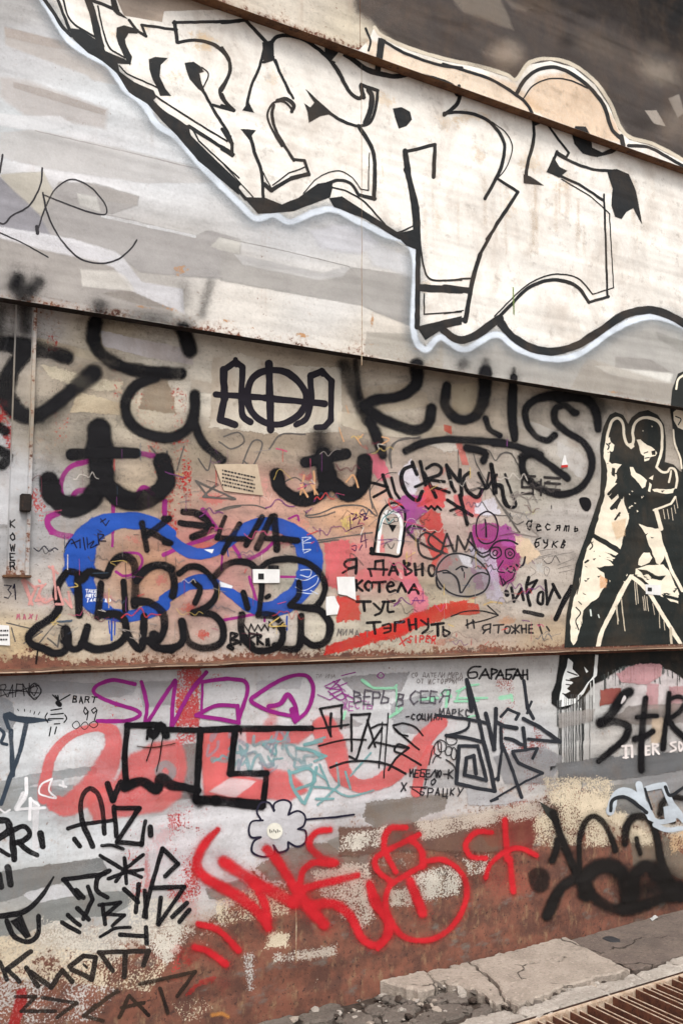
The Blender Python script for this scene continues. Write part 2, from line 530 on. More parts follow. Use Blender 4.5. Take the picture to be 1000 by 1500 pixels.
adopt(link('clip', bm_mesh('clip', box_bm(c.x - 0.022, c.x + 0.016, Y_STRIP - 0.026, Y_STRIP + 0.002, c.z - 0.03, c.z + 0.034, 0.004)), M_DARK_EDGE, PL['strip']))
PL['strip'].children[0].matrix_parent_inverse = Matrix.Identity(4)
fl = on_wall(24, 842, Y_STRIP)
f_ = link('foot_flange', bm_mesh('foot_flange', box_bm(STRIP_X[0] - 0.012, STRIP_X[1] + 0.008, Y_STRIP - 0.014, Y_MID + 0.002, STRIP_Z[0] - 0.010, STRIP_Z[0] - 0.0005, 0.002)), M_EDGE, PL['strip'])

# planes that can carry paint: y, z range, x range
SURF = {'top': (Y_TOP, Z_TOP + 0.001, ZT1, X0, X1), 'upper': (Y_UP, Z_UP + 0.001, Z_TOP + 0.04, X0, X1),
        'mid': (Y_MID, Z_RAIL + 0.016, Z_UP + 0.04, X0, X1), 'low': (Y_LOW, -0.02, Z_RAIL - 0.010, X0, X1),
        'strip': (Y_STRIP, STRIP_Z[0], STRIP_Z[1], STRIP_X[0] + 0.004, STRIP_X[1] - 0.017)}

# ------------------------------------------------------------------ paint strokes
REG = {'P': (0, 0, 1), 'A1': (0, 0, .35), 'A2': (325, 0, .35), 'A3': (650, 0, .35), 'A4': (0, 250, .35), 'A5': (325, 250, .35), 'A6': (650, 250, .35),
       'B1': (0, 430, .35), 'B2': (300, 500, .35), 'B3': (500, 520, .25), 'B4': (700, 530, .25), 'B5': (800, 530, .2), 'B6': (800, 700, .2),
       'B7': (800, 880, .2), 'B8': (0, 730, .25), 'C1': (240, 730, .25), 'C2': (480, 730, .2), 'C3': (660, 730, .2), 'C4': (480, 860, .35),
       'C5': (0, 950, .25), 'C6': (120, 970, .35), 'C7': (460, 980, .25), 'C8': (640, 970, .25), 'D1': (0, 1150, .35), 'D2': (250, 1170, .35),
       'D3': (500, 1170, .35), 'D4': (750, 1150, .25), 'D7': (820, 940, .18), 'D8': (500, 0, .5)}
PLACED = []
LAYER = 0.000025

def layer_for(bb):
    n = 0
    for (a, b, c, d, k) in PLACED:
        if k >= n and a < bb[2] and c > bb[0] and b < bb[3] and d > bb[1]:
            n = k + 1
    PLACED.append((*bb, n))
    return n

class Piece:
    """one graffiti piece: vertices in photo pixels with a lift off the steel, turned into wall meshes at the end"""
    def __init__(self):
        self.v = []; self.f = []; self.parts = []      # v: (px,py,lift,e,soft,grit,r,g,b,op,wear)

    def add(self, pts, faces):
        o = len(self.v)
        self.parts.append((o, o + len(pts), len(self.f), len(self.f) + len(faces),
                           min(p[0] for p in pts), min(p[1] for p in pts), max(p[0] for p in pts), max(p[1] for p in pts)))
        self.v += pts
        self.f += [tuple(i + o for i in f) for f in faces]

    def ribbon(self, pts, st):
        # pts: (x,y,w) dense
        soft = st['soft']
        ext = 1.0 + 0.35 * soft
        s0 = len(PLACED) * 1.7
        hw = [max(0.25, p[2] * 0.5 * ext * (1 + 0.2 * noise.noise((p[0] * 0.035 + s0, p[1] * 0.035, 3.0)) + 0.08 * noise.noise((p[0] * 0.15, p[1] * 0.15, s0)))) for p in pts]
        m = max(hw)
        bb = (min(p[0] for p in pts) - m, min(p[1] for p in pts) - m, max(p[0] for p in pts) + m, max(p[1] for p in pts) + m)
        z = layer_for(bb) * LAYER + LAYER
        n = len(pts)
        V = []; F = []
        tail = (st['soft'], st['grit'], *st['col'], st['op'], st['wear'], st['fine'], st['mott'])
        T = (-1.0, -0.5, 0.0, 0.5, 1.0)
        dirs = []
        for i in range(n):
            a = pts[max(0, i - 1)]; b = pts[min(n - 1, i + 1)]
            dx, dy = b[0] - a[0], b[1] - a[1]
            L = math.hypot(dx, dy) or 1.0
            dirs.append((dx / L, dy / L))
        for i in range(n):
            dx, dy = dirs[i]
            zz = z + LAYER * 0.8 * i / max(1, n - 1)
            if st['soft'] >= 0.28:                     # the can held closer or swept faster
                fi = 1 - 0.5 * max(0.0, noise.noise((pts[i][0] * 0.026 + s0, pts[i][1] * 0.026, 9.0)))
                tl = (*tail[:5], tail[5] * fi, *tail[6:])
            else:
                tl = tail
            for t in T:
                V.append((pts[i][0] - dy * t * hw[i], pts[i][1] + dx * t * hw[i], zz, abs(t), *tl))
        for i in range(n - 1):
            for k in range(4):
                F.append((i * 5 + k, i * 5 + k + 1, i * 5 + 5 + k + 1, i * 5 + 5 + k))
        for end, sgn in ((0, -1), (n - 1, 1)):      # round caps
            if st['cap'] == 0:
                break
            dx, dy = dirs[end]
            cx, cy, h = pts[end][0], pts[end][1], hw[end]
            zz = z + (0 if end == 0 else LAYER * 0.8)
            seg = 8 if h > 2 else 4
            base = len(V)
            rings = []
            for r in (0.5, 1.0):
                ring = []
                for s in range(1, seg):
                    an = math.pi * s / seg
                    lx = math.sin(an) * r * h * sgn * st['cap']
                    ly = -math.cos(an) * r * h
                    V.append((cx + dx * lx - dy * ly, cy + dy * lx + dx * ly, zz, r, *tail))
                    ring.append(len(V) - 1)
                rings.append(ring)
            c0 = end * 5
            inner = [c0 + 1] + rings[0] + [c0 + 3]
            outer = [c0 + 0] + rings[1] + [c0 + 4]
            for s in range(len(inner) - 1):
                F.append((c0 + 2, inner[s], inner[s + 1]))
                F.append((inner[s], outer[s], outer[s + 1], inner[s + 1]))
        self.add(V, F)

    def fill(self, pts, st):
        fe = st['feather']
        bb = (min(p[0] for p in pts) - fe, min(p[1] for p in pts) - fe, max(p[0] for p in pts) + fe, max(p[1] for p in pts) + fe)
        z = layer_for(bb) * LAYER + LAYER
        n = len(pts)
        area = sum(pts[i][0] * pts[(i + 1) % n][1] - pts[(i + 1) % n][0] * pts[i][1] for i in range(n))
        if area < 0:
            pts = pts[::-1]
        tail = (1.0, st['grit'], *st['col'], st['op'], st['wear'], st['fine'], st['mott'])
        V = [(p[0], p[1], z, 0.0, *tail) for p in pts]
        tris = tessellate_polygon([[Vector((p[0], p[1], 0)) for p in pts]])
        F = [tuple(t) for t in tris]
        for i in range(n):
            a, b, c = pts[i - 1], pts[i], pts[(i + 1) % n]
            n1 = (b[1] - a[1], -(b[0] - a[0])); n2 = (c[1] - b[1], -(c[0] - b[0]))
            l1 = math.hypot(*n1) or 1; l2 = math.hypot(*n2) or 1
            nx, ny = n1[0] / l1 + n2[0] / l2, n1[1] / l1 + n2[1] / l2
            L = math.hypot(nx, ny)
            if L < 0.2:
                nx, ny = n1[0] / l1, n1[1] / l1; L = 1.0
            s = fe / L * min(1.6, 2.0 / L)
            V.append((b[0] + nx * s, b[1] + ny * s, z, 1.0, *tail))
        for i in range(n):
            j = (i + 1) % n
            F.append((i, j, n + j, n + i))
        self.add(V, F)

def smooth(pts, closed, step):
    n = len(pts)
    if n < 3:
        return densify(pts, step)
    out = []
    rng = n if closed else n - 1
    for i in range(rng):
        if closed:
            p0, p1, p2, p3 = pts[i - 1], pts[i], pts[(i + 1) % n], pts[(i + 2) % n]
        else:
            p1, p2 = pts[i], pts[i + 1]
            p0 = pts[i - 1] if i else tuple(2 * a - b for a, b in zip(p1, p2))
            p3 = pts[i + 2] if i + 2 < n else tuple(2 * b - a for a, b in zip(p1, p2))
        L = math.hypot(p2[0] - p1[0], p2[1] - p1[1])
        m = max(2, int(L / step))
        for s in range(m):
            t = s / m
            out.append(tuple(0.5 * (2 * b + (c - a) * t + (2 * a - 5 * b + 4 * c - d) * t * t + (3 * b - a - 3 * c + d) * t ** 3)
                             for a, b, c, d in zip(p0, p1, p2, p3)))
    if not closed:
        out.append(pts[-1])
    return out

def densify(pts, step):
    out = []
    for a, b in zip(pts, pts[1:]):
        m = max(1, int(math.hypot(b[0] - a[0], b[1] - a[1]) / step))
        for s in range(m):
            out.append(tuple(x + (y - x) * s / m for x, y in zip(a, b)))
    out.append(pts[-1])
    return out

def jitter(pts, amp, seed):
    return [(p[0] + amp * noise.noise((p[0] * 0.11, p[1] * 0.11, seed)), p[1] + amp * noise.noise((p[0] * 0.11, p[1] * 0.11, seed + 50)), *p[2:]) for p in pts]

K = (25, 24, 27); DG = (42, 44, 46); WHITE = (246, 243, 238)

class Tag:
    def __init__(self, name, label, **kw):
        self.name, self.label, self.p = name, label, Piece()
        self.st = dict(col=K, soft=0.25, grit=0.1, op=1.0, wear=0.0, cap=1.0, feather=1.2, w=20.0, fine=0.0, mott=0.0, gap=5.0, jag=0.7, halo=0.0)
        self.st.update(kw)
        self.lift = 0.0

    def d(self, reg, text, **kw):
        """strokes; ';' apart, each: flags then points 'x,y[,w]'.  S smooth, C closed smooth, L straight, F filled, G filled smooth"""
        x0, y0, s = REG[reg]
        st = dict(self.st); st.update(kw)
        st['col'] = alb(st['col'])
        st = dict(st)
        for chunk in text.split(';'):
            tok = chunk.split()
            if not tok:
                continue
            mode = 'S'
            w = st['w']
            pts = []
            for t in tok:
                if t[0] in 'SLFGC' and ',' not in t:
                    mode = t[0]
                elif t[0] == 'w' and ',' not in t:
                    w = float(t[1:])
                else:
                    q = [float(u) for u in t.split(',')]
                    pts.append((x0 + q[0] * s, y0 + q[1] * s, (q[2] if len(q) > 2 else w) * s))
            sd = len(PLACED) * 0.37
            if mode in 'FG':
                if mode == 'G':
                    pts = smooth(pts, True, 4.0)
                else:
                    pts = densify(pts + pts[:1], 9.0 if st['jag'] < 1 else 2.2)[:-1]
                    pts = jitter(pts, st['jag'], sd)
                self.p.fill([(p[0], p[1]) for p in pts], st)
            elif mode == 'L':
                if st['halo'] and len(pts) > 1:
                    self.p.ribbon([(q[0], q[1], q[2] * 1.9 + 2.0) for q in densify(pts, 6.0)], dict(st, soft=1.0, grit=.5, op=st['halo'] * st['op']))
                for a, b in zip(pts, pts[1:]):
                    dd = densify([a, b], 8.0)
                    if len(dd) > 2:
                        dd = jitter(dd, 0.8, sd)
                    self.p.ribbon(dd, st)
                if len(pts) == 1:
                    self.p.ribbon([pts[0], (pts[0][0] + 0.6, pts[0][1], pts[0][2])], st)
            else:
                step = max(1.6, min(5.0, w * s * 0.3))
                dd = smooth(pts, mode == 'C', step)
                if mode == 'C':
                    dd.append(dd[0])
                if st['halo']:
                    self.p.ribbon([(q[0], q[1], q[2] * 1.9 + 2.0) for q in dd], dict(st, soft=1.0, grit=.5, op=st['halo'] * st['op']))
                self.p.ribbon(jitter(dd, 0.5, sd), st)
        return self

    def cloud(self, cx, cy, rx, ry, rot=0.0, **kw):
        """an over-sprayed haze: soft ellipse, photo pixels"""
        st = dict(self.st); st.update(kw)
        st['col'] = alb(st['col'])
        z = layer_for((cx - rx, cy - rx, cx + rx, cy + rx)) * LAYER + LAYER
        tail = (1.0, st['grit'], *st['col'], st['op'], st['wear'], st['fine'], st['mott'])
        V = [(cx, cy, z, 0.0, *tail)]
        F = []
        n = 28
        c, s = math.cos(rot), math.sin(rot)
        for r in (0.35, 0.7, 1.0):
            for i in range(n):
                an = 2 * math.pi * i / n
                k = 1 + 0.25 * noise.noise((math.cos(an) * 1.4 + cx, math.sin(an) * 1.4 + cy, 0.5))
                x, y = math.cos(an) * rx * r * k, math.sin(an) * ry * r * k
                V.append((cx + x * c - y * s, cy + x * s + y * c, z, r, *tail))
        for i in range(n):
            j = (i + 1) % n
            F.append((0, 1 + i, 1 + j))
            for q in range(2):
                F.append((1 + q * n + i, 1 + (q + 1) * n + i, 1 + (q + 1) * n + j, 1 + q * n + j))
        self.p.add(V, F)
        return self

    def text(self, reg, s, x, y, h, adv=0.8, slope=0.0, wob=0.06, **kw):
        """small handwriting: glyphs from the stroke alphabet, x,y the first letter's top left, h its height"""
        rnd = random.Random(len(s) * 31 + int(x))
        for ch in s:
            sl = rnd.uniform(-.05, .22); sy = rnd.uniform(.85, 1.12); sx = rnd.uniform(.8, 1.15); dy = rnd.uniform(-.08, .08)
            for g in GLYPH.get(ch, []):
                pts = ' '.join('%.1f,%.1f' % (x + ((a * 0.62 + (0.5 - b) * sl) * sx + rnd.uniform(-wob, wob)) * h, y + (b * sy + dy + rnd.uniform(-wob, wob)) * h) for a, b in g)
                self.d(reg, 'L ' + pts, **kw)
            x += h * adv * (1 if ch != ' ' else 0.7)
            y += h * adv * slope
        return self

    def done(self, only=None):
        """strokes that touch belong together; each such piece (a word, a letter, a patch) becomes its own mesh"""
        pr = self.p.parts
        gap = self.st['gap']
        root = list(range(len(pr)))
        def find(i):
            while root[i] != i:
                root[i] = root[root[i]]
                i = root[i]
            return i
        if gap is not None:
            for i in range(len(pr)):
                for j in range(i):
                    a, b = pr[i], pr[j]
                    if a[4] - gap < b[6] and a[6] + gap > b[4] and a[5] - gap < b[7] and a[7] + gap > b[5]:
                        root[find(i)] = find(j)
        sets = {}
        for i in range(len(pr)):
            sets.setdefault(find(i), []).append(i)
        for ids in sets.values():
            vs_, fs = [], []
            for i in ids:
                o = len(vs_) - pr[i][0]
                vs_ += self.p.v[pr[i][0]:pr[i][1]]
                fs += [tuple(k + o for k in f) for f in self.p.f[pr[i][2]:pr[i][3]]]
            self.emit(vs_, fs, only)
        return self

    def emit(self, vs_, fs, only):
        ys = [v[1] for v in vs_]; xs = [v[0] for v in vs_]
        for key, (py, z0, z1, xa, xb) in SURF.items():
            if only and key not in only:
                continue
            if key == 'strip' and min(xs) > 60:
                continue
            bm = bmesh.new()
            la = bm.verts.layers.float_vector.new('pa')
            lb = bm.verts.layers.float_vector.new('pb')
            lc = bm.verts.layers.float_color.new('pcol')
            lm = bm.verts.layers.float.new('mott')
            bv = []
            lo = 1e9; hi = -1e9
            for v in vs_:
                p = on_wall(v[0], v[1], py)
                nv = bm.verts.new((p.x, py - v[2] - self.lift, p.z))
                nv[la] = (v[3], v[4], v[5]); nv[lc] = (v[6], v[7], v[8], 1.0); nv[lb] = (v[9], v[10], v[11]); nv[lm] = v[12]
                bv.append(nv)
                lo = min(lo, p.z); hi = max(hi, p.z)
            if hi < z0 + 0.004 or lo > z1 - 0.045 or (key != 'strip' and hi < z0 + 0.012):
                bm.free(); continue
            for f in fs:
                try:
                    bm.faces.new([bv[i] for i in f])
                except ValueError:
                    pass
            cuts = []
            if lo < z0: cuts.append(((0, 0, z0), (0, 0, -1)))
            if hi > z1: cuts.append(((0, 0, z1), (0, 0, 1)))
            if key == 'strip':
                cuts += [((xa, 0, 0), (-1, 0, 0)), ((xb, 0, 0), (1, 0, 0))]
            for co, no in cuts:
                bmesh.ops.bisect_plane(bm, geom=bm.verts[:] + bm.edges[:] + bm.faces[:], plane_co=co, plane_no=no, clear_outer=True)
            if not bm.faces:
                bm.free(); continue
            for f in bm.faces:
                f.normal_update()
                if f.normal.y > 0:
                    f.normal_flip()
            link(self.name, bm_mesh(self.name, bm), PAINT, PL[key], self.label)

def g(*a):
    return [[tuple(float(v) for v in p.split(',')) for p in s.split()] for s in a]
GLYPH = {
 'А': g('0,1 .5,0 1,1', '.2,.65 .8,.65'), 'Б': g('1,0 0,0 0,1 .8,1 .9,.7 .7,.5 0,.5'), 'В': g('0,0 0,1', '0,0 .7,.1 .7,.4 0,.48 .8,.55 .8,.9 0,1'),
 'Г': g('0,1 0,0 .9,0'), 'Д': g('.1,.8 .3,0 .8,0 .8,.8', '0,1 0,.8 1,.8 1,1'), 'Е': g('.9,0 0,0 0,1 .9,1', '0,.5 .7,.5'), 'Ж': g('.5,0 .5,1', '0,0 .5,.5 0,1', '1,0 .5,.5 1,1'),
 'И': g('0,0 0,1 1,0 1,1'), 'К': g('0,0 0,1', '.9,0 0,.5 .9,1'), 'Л': g('0,1 .5,0 1,1'), 'М': g('0,1 .1,0 .5,.6 .9,0 1,1'), 'Н': g('0,0 0,1', '1,0 1,1', '0,.5 1,.5'),
 'О': g('.5,0 .05,.3 .05,.7 .5,1 .95,.7 .95,.3 .5,0'), 'Р': g('0,1 0,0 .7,0 .9,.25 .7,.5 0,.5'), 'С': g('.95,.15 .5,0 .05,.3 .05,.7 .5,1 .95,.85'),
 'Т': g('0,0 1,0', '.5,0 .5,1'), 'У': g('0,0 .5,.5', '1,0 .5,.6 .1,1'), 'Ч': g('0,0 0,.5 1,.5', '1,0 1,1'), 'Ь': g('0,0 0,1 .8,1 .85,.6 0,.5'), 'Ы': g('0,0 0,1 .5,1 .55,.6 0,.5', '1,0 1,1'),
 'Э': g('.05,.15 .5,0 .95,.3 .95,.7 .5,1 .05,.85', '.4,.5 .95,.5'), 'Ю': g('0,0 0,1', '0,.5 .3,.5', '.7,0 .3,.3 .3,.7 .7,1 1,.7 1,.3 .7,0'), 'Я': g('1,1 1,0 .3,0 .1,.25 .3,.5 1,.5', '.4,.5 0,1'),
 'Ц': g('0,0 0,.9 .9,.9 .9,0', '.9,.9 1,1.2'), '!': g('.4,0 .4,.7', '.4,.95 .4,1'), '-': g('.1,.5 .8,.5'), '"': g('.2,0 .2,.3', '.6,0 .6,.3'),
 'д': g('.8,.4 .3,.4 .1,.7 .3,1 .8,.9', '.8,.2 .8,1 .6,1.4 .2,1.3'), 'е': g('.1,.7 .9,.6 .7,.4 .3,.4 .1,.7 .4,1 .9,.9'), 'с': g('.8,.45 .3,.4 .1,.7 .3,1 .8,.95'), 'я': g('.8,1 .8,.4 .3,.45 .3,.65 .8,.7', '.5,.7 .1,1'),
 'т': g('.1,1 .1,.45 .45,.45 .45,1', '.45,.5 .8,.45 .85,1'), 'ь': g('.2,.4 .2,1 .7,.95 .7,.7 .2,.7'), 'б': g('.8,.1 .2,.3 .1,.7 .4,1 .8,.8 .6,.5 .2,.6'), 'у': g('.1,.4 .2,.7 .7,.7', '.8,.4 .7,1 .3,1.3'),
 'к': g('.15,.4 .15,1', '.8,.4 .2,.7 .8,1'), 'в': g('.5,1 .2,.9 .2,.5 .4,.1 .6,.3 .3,.6 .7,.7 .5,1'),
 'K': g('0,0 0,1', '.9,0 0,.5 .9,1'), 'O': g('.5,0 .05,.3 .05,.7 .5,1 .95,.7 .95,.3 .5,0'), 'W': g('0,0 .25,1 .5,.3 .75,1 1,0'), 'E': g('.9,0 0,0 0,1 .9,1', '0,.5 .7,.5'), 'R': g('0,1 0,0 .7,0 .9,.25 .7,.5 0,.5', '.4,.5 .9,1'),
 'A': g('0,1 .5,0 1,1', '.2,.65 .8,.65'), 'F': g('0,1 0,0 .9,0', '0,.5 .7,.5'), 'N': g('0,1 0,0 1,1 1,0'), 'B': g('0,0 0,1', '0,0 .7,.1 .7,.4 0,.48 .8,.55 .8,.9 0,1'), 'T': g('0,0 1,0', '.5,0 .5,1'),
 'I': g('.4,0 .4,1'), 'L': g('0,0 0,1 .8,1'), 'X': g('0,0 1,1', '1,0 0,1'), 'S': g('.9,.1 .4,0 .1,.25 .8,.7 .6,1 .05,.9'), '9': g('.8,.3 .4,0 .1,.3 .4,.55 .8,.3 .7,1'), '3': g('.1,0 .8,.05 .4,.4 .8,.7 .4,1 .05,.9'), '1': g('.2,.3 .5,0 .5,1'),
 'Z': g('0,0 1,0 0,1 1,1'), 'P': g('0,1 0,0 .7,0 .9,.25 .7,.5 0,.5'), 'C': g('.95,.15 .5,0 .05,.3 .05,.7 .5,1 .95,.85'), 'H': g('0,0 0,1', '1,0 1,1', '0,.5 1,.5'), 'M': g('0,1 .1,0 .5,.6 .9,0 1,1'), 'm': g('0,1 0,.4 .3,.4 .4,1', '.4,.5 .8,.4 .9,1'),
 'i': g('.4,.4 .4,1', '.4,.1 .4,.15'), 'l': g('.4,0 .4,1'), 'e': g('.1,.7 .9,.6 .7,.4 .3,.4 .1,.7 .4,1 .9,.9'), 'r': g('.2,.4 .2,1', '.2,.6 .7,.4'), 'x': g('.1,.4 .8,1', '.8,.4 .1,1'),
}

# ================================================================== paint, oldest first
# ---- house-paint patches on the upper plate
t = Tag('paint_patch', 'flat camouflage patch rolled on the pale plate', feather=4, op=0.74, grit=0.5, gap=None)
t.d('A1', 'F 25,120 150,150 270,180 330,205 440,260 490,350 390,330 370,310 200,250 30,185', col=(188,180,174))
t.d('A1', 'F 25,120 150,150 270,180 330,210 200,190 30,150', col=(172,160,152), op=.6, feather=4)
t.d('A1', 'F 15,335 120,350 440,465 430,525 290,500 110,470 15,400', col=(196,188,184), op=.7, feather=9)
t.d('A1', 'F 60,345 200,380 440,462 436,480 200,410 60,365', col=(172,162,155), op=.6, feather=2)
t.d('A1', 'F 0,480 110,490 250,490 300,520 160,548 120,540 0,520', col=(228,228,230))
t.d('A1', 'F 10,560 150,548 500,625 850,712 880,760 600,760 200,700 0,650', col=(208,205,203), op=.7)
t.d('A1', 'L w5 150,548 500,628 850,712', col=(172,166,165), op=.8, soft=.6)
t.d('A4', 'F 10,20 180,10 235,120 170,195 100,150', col=(196,190,178), op=.9)
t.d('A4', 'F 0,35 80,110 170,195 250,280 0,245', col=(152,150,156), op=.95)
t.d('A4', 'F 250,52 400,60 575,112 570,140 440,185 820,278 870,255 1000,292 1000,455 820,440 590,420 500,350 220,270 180,200', col=(176,172,170), op=.9)
t.d('A4', 'F 340,50 575,112 570,140 440,120', col=(165,160,156), op=.8)
t.d('A4', 'F 0,275 330,350 480,400 560,500 720,560 715,605 400,560 0,490', col=(178,172,167), op=.9)
t.d('A4', 'F 440,515 560,500 700,545 715,570 600,560', col=(150,142,135), op=.7, feather=4)
t.d('A4', 'F 0,240 180,268 300,290 480,345 510,365 590,470 760,500 765,590 590,515 560,500 480,400 430,380 200,330 0,275', col=(232,231,235))
t.d('A4', 'F 345,420 480,425 520,445 560,500 350,480', col=(222,217,210))
t.d('A4', 'F 330,100 400,115 415,165 340,140', col=(212,210,205))
t.d('A4', 'L w13 430,190 620,232 815,275', col=(224,224,226), soft=.4)
t.d('A4', 'F 920,285 1000,300 1000,350 890,315', col=(208,205,198), op=.8)
t.d('A5', 'F 0,345 60,350 90,385 390,450 500,440 545,410 790,445 790,645 650,590 590,560 200,490 0,455', col=(178,174,170), op=.9)
t.d('A5', 'F 60,355 240,395 420,435 530,405 500,440 400,452 90,388', col=(205,203,202))
t.d('A5', 'L w4 0,280 260,335 530,400 545,420', col=(160,156,153), soft=.6)
t.d('A5', 'F 390,262 480,240 570,240 640,300 570,335 420,312', col=(226,226,232), op=.7, feather=9)
t.d('A5', 'F 610,312 790,372 785,428 640,385', col=(222,222,225), op=.7, feather=9)
t.d('A5', 'F 610,680 800,690 900,760 1000,800 1000,850 600,760', col=(172,166,156), op=.7, feather=4)
t.d('A6', 'F 0,740 200,700 330,760 450,795 550,785 700,690 850,640 1000,690 1000,975 600,925 0,835', col=(182,179,174), op=.75, feather=4)
t.d('A6', 'F 640,820 720,828 880,842 950,855 940,885 800,870 700,850', col=(222,219,212), op=.9)
t.d('A6', 'F 720,785 860,795 940,840 720,820', col=(160,155,150), op=.8)
t.d('A6', 'F 890,680 1000,720 1000,760 900,700', col=(160,158,152), op=.7)
t.d('A6', 'F 600,790 720,830 960,900 940,960 540,905', col=(176,166,154), op=.5, feather=5)
t.done(['upper'])
t = Tag('rust_stain', 'orange rust stain bleeding along the plate edge', col=(206,152,100), grit=.6, wear=.5, fine=.6, op=.7, gap=None)
for (cx, cy, rx, ry) in ((375,481,60,12),(440,490,40,12),(250,452,50,14),(265,395,40,30),(550,505,40,14),(615,512,40,10),(330,470,40,10),(210,450,60,9),(900,575,40,8),(545,470,8,40)):
    t.cloud(cx, cy, rx, ry, .16)
t.done(['upper'])

t = Tag('paint_patch', 'brown-grey cloud of paint on the topmost plate, its dark corner partly painted shade', feather=12, op=.96, grit=.6, mott=.16, gap=None)
t.d('P', 'F 528,14 545,25 562,42 600,70 650,84 740,106 765,112 790,80 835,82 875,112 905,165 925,198 960,206 1000,230 1080,262 1180,270 1300,230 1340,120 1300,-60 515,-40', col=(76,69,66))
t.d('D8', 'F 330,0 460,0 495,80 360,30', col=(132,122,112), feather=6, op=.7)
t.d('D8', 'F 480,0 560,35 500,20', col=(120,110,102), feather=5, op=.6)
t.cloud(742, 82, 42, 34, .3, col=(165,150,136), op=.85, grit=.5)
t.cloud(880, 70, 70, 30, .35, col=(108,97,88), op=.7, grit=.5)
t.cloud(965, 105, 55, 30, .4, col=(152,140,128), op=.8, grit=.5)
t.cloud(985, 185, 40, 40, .4, col=(140,128,118), op=.6, grit=.5)
t.cloud(930, -25, 190, 70, .28, col=(24,22,22), op=1.0, grit=.4)  # near-black corner: dark paint plus shade put into the colour
t.cloud(1010, 20, 130, 80, .35, col=(22,20,20), op=1.0, grit=.4)
t.cloud(960, 50, 110, 30, .38, col=(40,36,35), op=.7, grit=.5)
for i in range(26):
    t.cloud(random.uniform(560, 1000), random.uniform(0, 190), random.uniform(16, 50), random.uniform(6, 20), random.uniform(.2, .5), col=random.choice(((52,47,45), (120,108,98), (98,88,80), (66,58,54))), op=random.uniform(.25, .55), grit=.7)
t.cloud(850, 0, 110, 30, .3, col=(56,50,48), op=.8, grit=.4)
t.cloud(590, 60, 40, 14, .4, col=(96,88,82), op=.6, grit=.4)
t.d('D8', 'F 890,325 920,325 945,368 915,360', col=(176,166,156), feather=2)
t.d('D8', 'F 960,290 985,280 1000,330 985,340', col=(152,143,134), feather=3)
t.done(['top'])

# ---- the big mural
t = Tag('mural', 'huge white bubble-letter mural outlined in black with a grey drop shadow', feather=1.2, grit=.06, mott=.0)
glow = '58,-8 85,35 100,58 130,80 160,97 185,132 210,152 230,182 260,203 300,248 350,298 375,320 400,314 425,325 460,311 490,307 520,322 560,342 605,369 605,482 622,512 645,494 680,512 725,490 760,512 810,526 850,517 900,482 950,464 1000,478 1050,520 1110,540 1165,505 1195,440'
t.d('P', 'F ' + glow + ' 1215,380 1190,330 1120,300 1050,262 1000,236 985,230 955,215 920,205 905,190 890,155 870,125 840,100 805,90 775,95 755,118 740,113 700,100 650,90 600,75 560,55 548,40 540,60 525,74 480,60 350,14 241,17 238,33 182,24 165,-12', col=(253,248,240), mott=.34)
# rust-tinted upper part of the letters, real rusty bleed
t.d('P', 'F 540,62 600,85 660,100 750,125 790,160 760,165 700,140 620,115 545,95', col=(240,210,176), op=.6, feather=8, grit=.7, mott=.3)
t.d('P', 'F 770,150 790,115 830,110 870,140 900,185 905,205 860,195 800,170', col=(238,202,164), op=.65, feather=8, grit=.7, mott=.3)
for (cx, cy, rx, ry, op) in ((290,60,80,40,.6),(210,40,60,30,.5),(400,110,60,60,.3),(560,150,80,50,.45),(690,170,80,50,.45),(780,240,70,70,.35),(620,420,40,40,.4),(290,60,50,26,.4),(170,50,30,22,.4),(255,110,40,34,.35),(560,250,14,90,.4),(700,230,36,60,.35),(745,300,40,70,.3),(650,180,60,40,.3),(900,270,60,60,.25),(640,330,24,70,.3),(820,270,60,40,.28)):
    t.cloud(cx, cy, rx, ry, 0, col=(232,204,166), op=op, grit=.9, wear=.42, fine=.3)
for i in range(34):
    x = random.uniform(600, 960); y = random.uniform(250, 330)
    t.d('P', 'L w%.1f %.0f,%.0f %.0f,%.0f' % (random.uniform(2, 9), x, y, x + 1, y + random.uniform(20, 70)), col=(206,172,130), op=random.uniform(.05, .2), soft=.9, grit=.8)
t.d('P', 'S w36 ' + glow, col=(138,148,156), op=.5, soft=1.0, grit=.3)
t.d('P', 'S w10.5 ' + glow, col=(228,236,246), soft=.6, grit=.15)
t.d('P', 'S w6 548,40 560,53 600,71 650,86 700,97 740,109 755,116 775,92 805,86 840,96 872,121 893,152 908,187 924,202 956,211 1010,240', col=(226,214,194), soft=.5)
D = dict(col=DG, soft=.22, mott=.12)
t.d('A1', 'F 290,120 340,125 405,170 430,185 440,215 520,248 550,268 492,265 500,300 560,345 640,380 655,405 640,420 680,460 780,525 800,570 850,620 1000,765 1000,815 830,672 740,565 680,505 620,435 540,385 490,305 430,255 370,220 310,165', **D)
t.d('A1', 'w16 180,-10 230,60 262,112 300,150;w14 240,-10 270,70 292,125;w9 262,-10 300,90 410,162;w30 365,-10 390,60 410,150 425,195;L w15 385,0 470,35', **D)
t.d('A1', 'F 465,0 485,0 500,50 535,80 490,60 470,40;w8 410,25 430,120 460,200 522,242;F 490,118 520,108 580,125 575,140 538,138 522,165 527,190 552,240 545,272 520,235 497,185 488,150', **D)
t.d('A1', 'L w12 540,85 575,130 612,152 592,105 740,125;L w16 730,92 742,175;L w14 725,95 1000,90;w15 745,178 820,168 900,190 950,240 965,290 945,340 920,380 935,420 978,462;L w13 978,462 890,440', **D)
t.d('A1', 'F 625,250 650,240 700,243 672,270 667,320 690,370 715,400 672,400 662,370 640,330 627,290;L w7 500,275 530,310 680,375;F 775,265 810,260 840,280 850,300 832,305 842,350 862,395 830,370 795,330 780,290', **D)
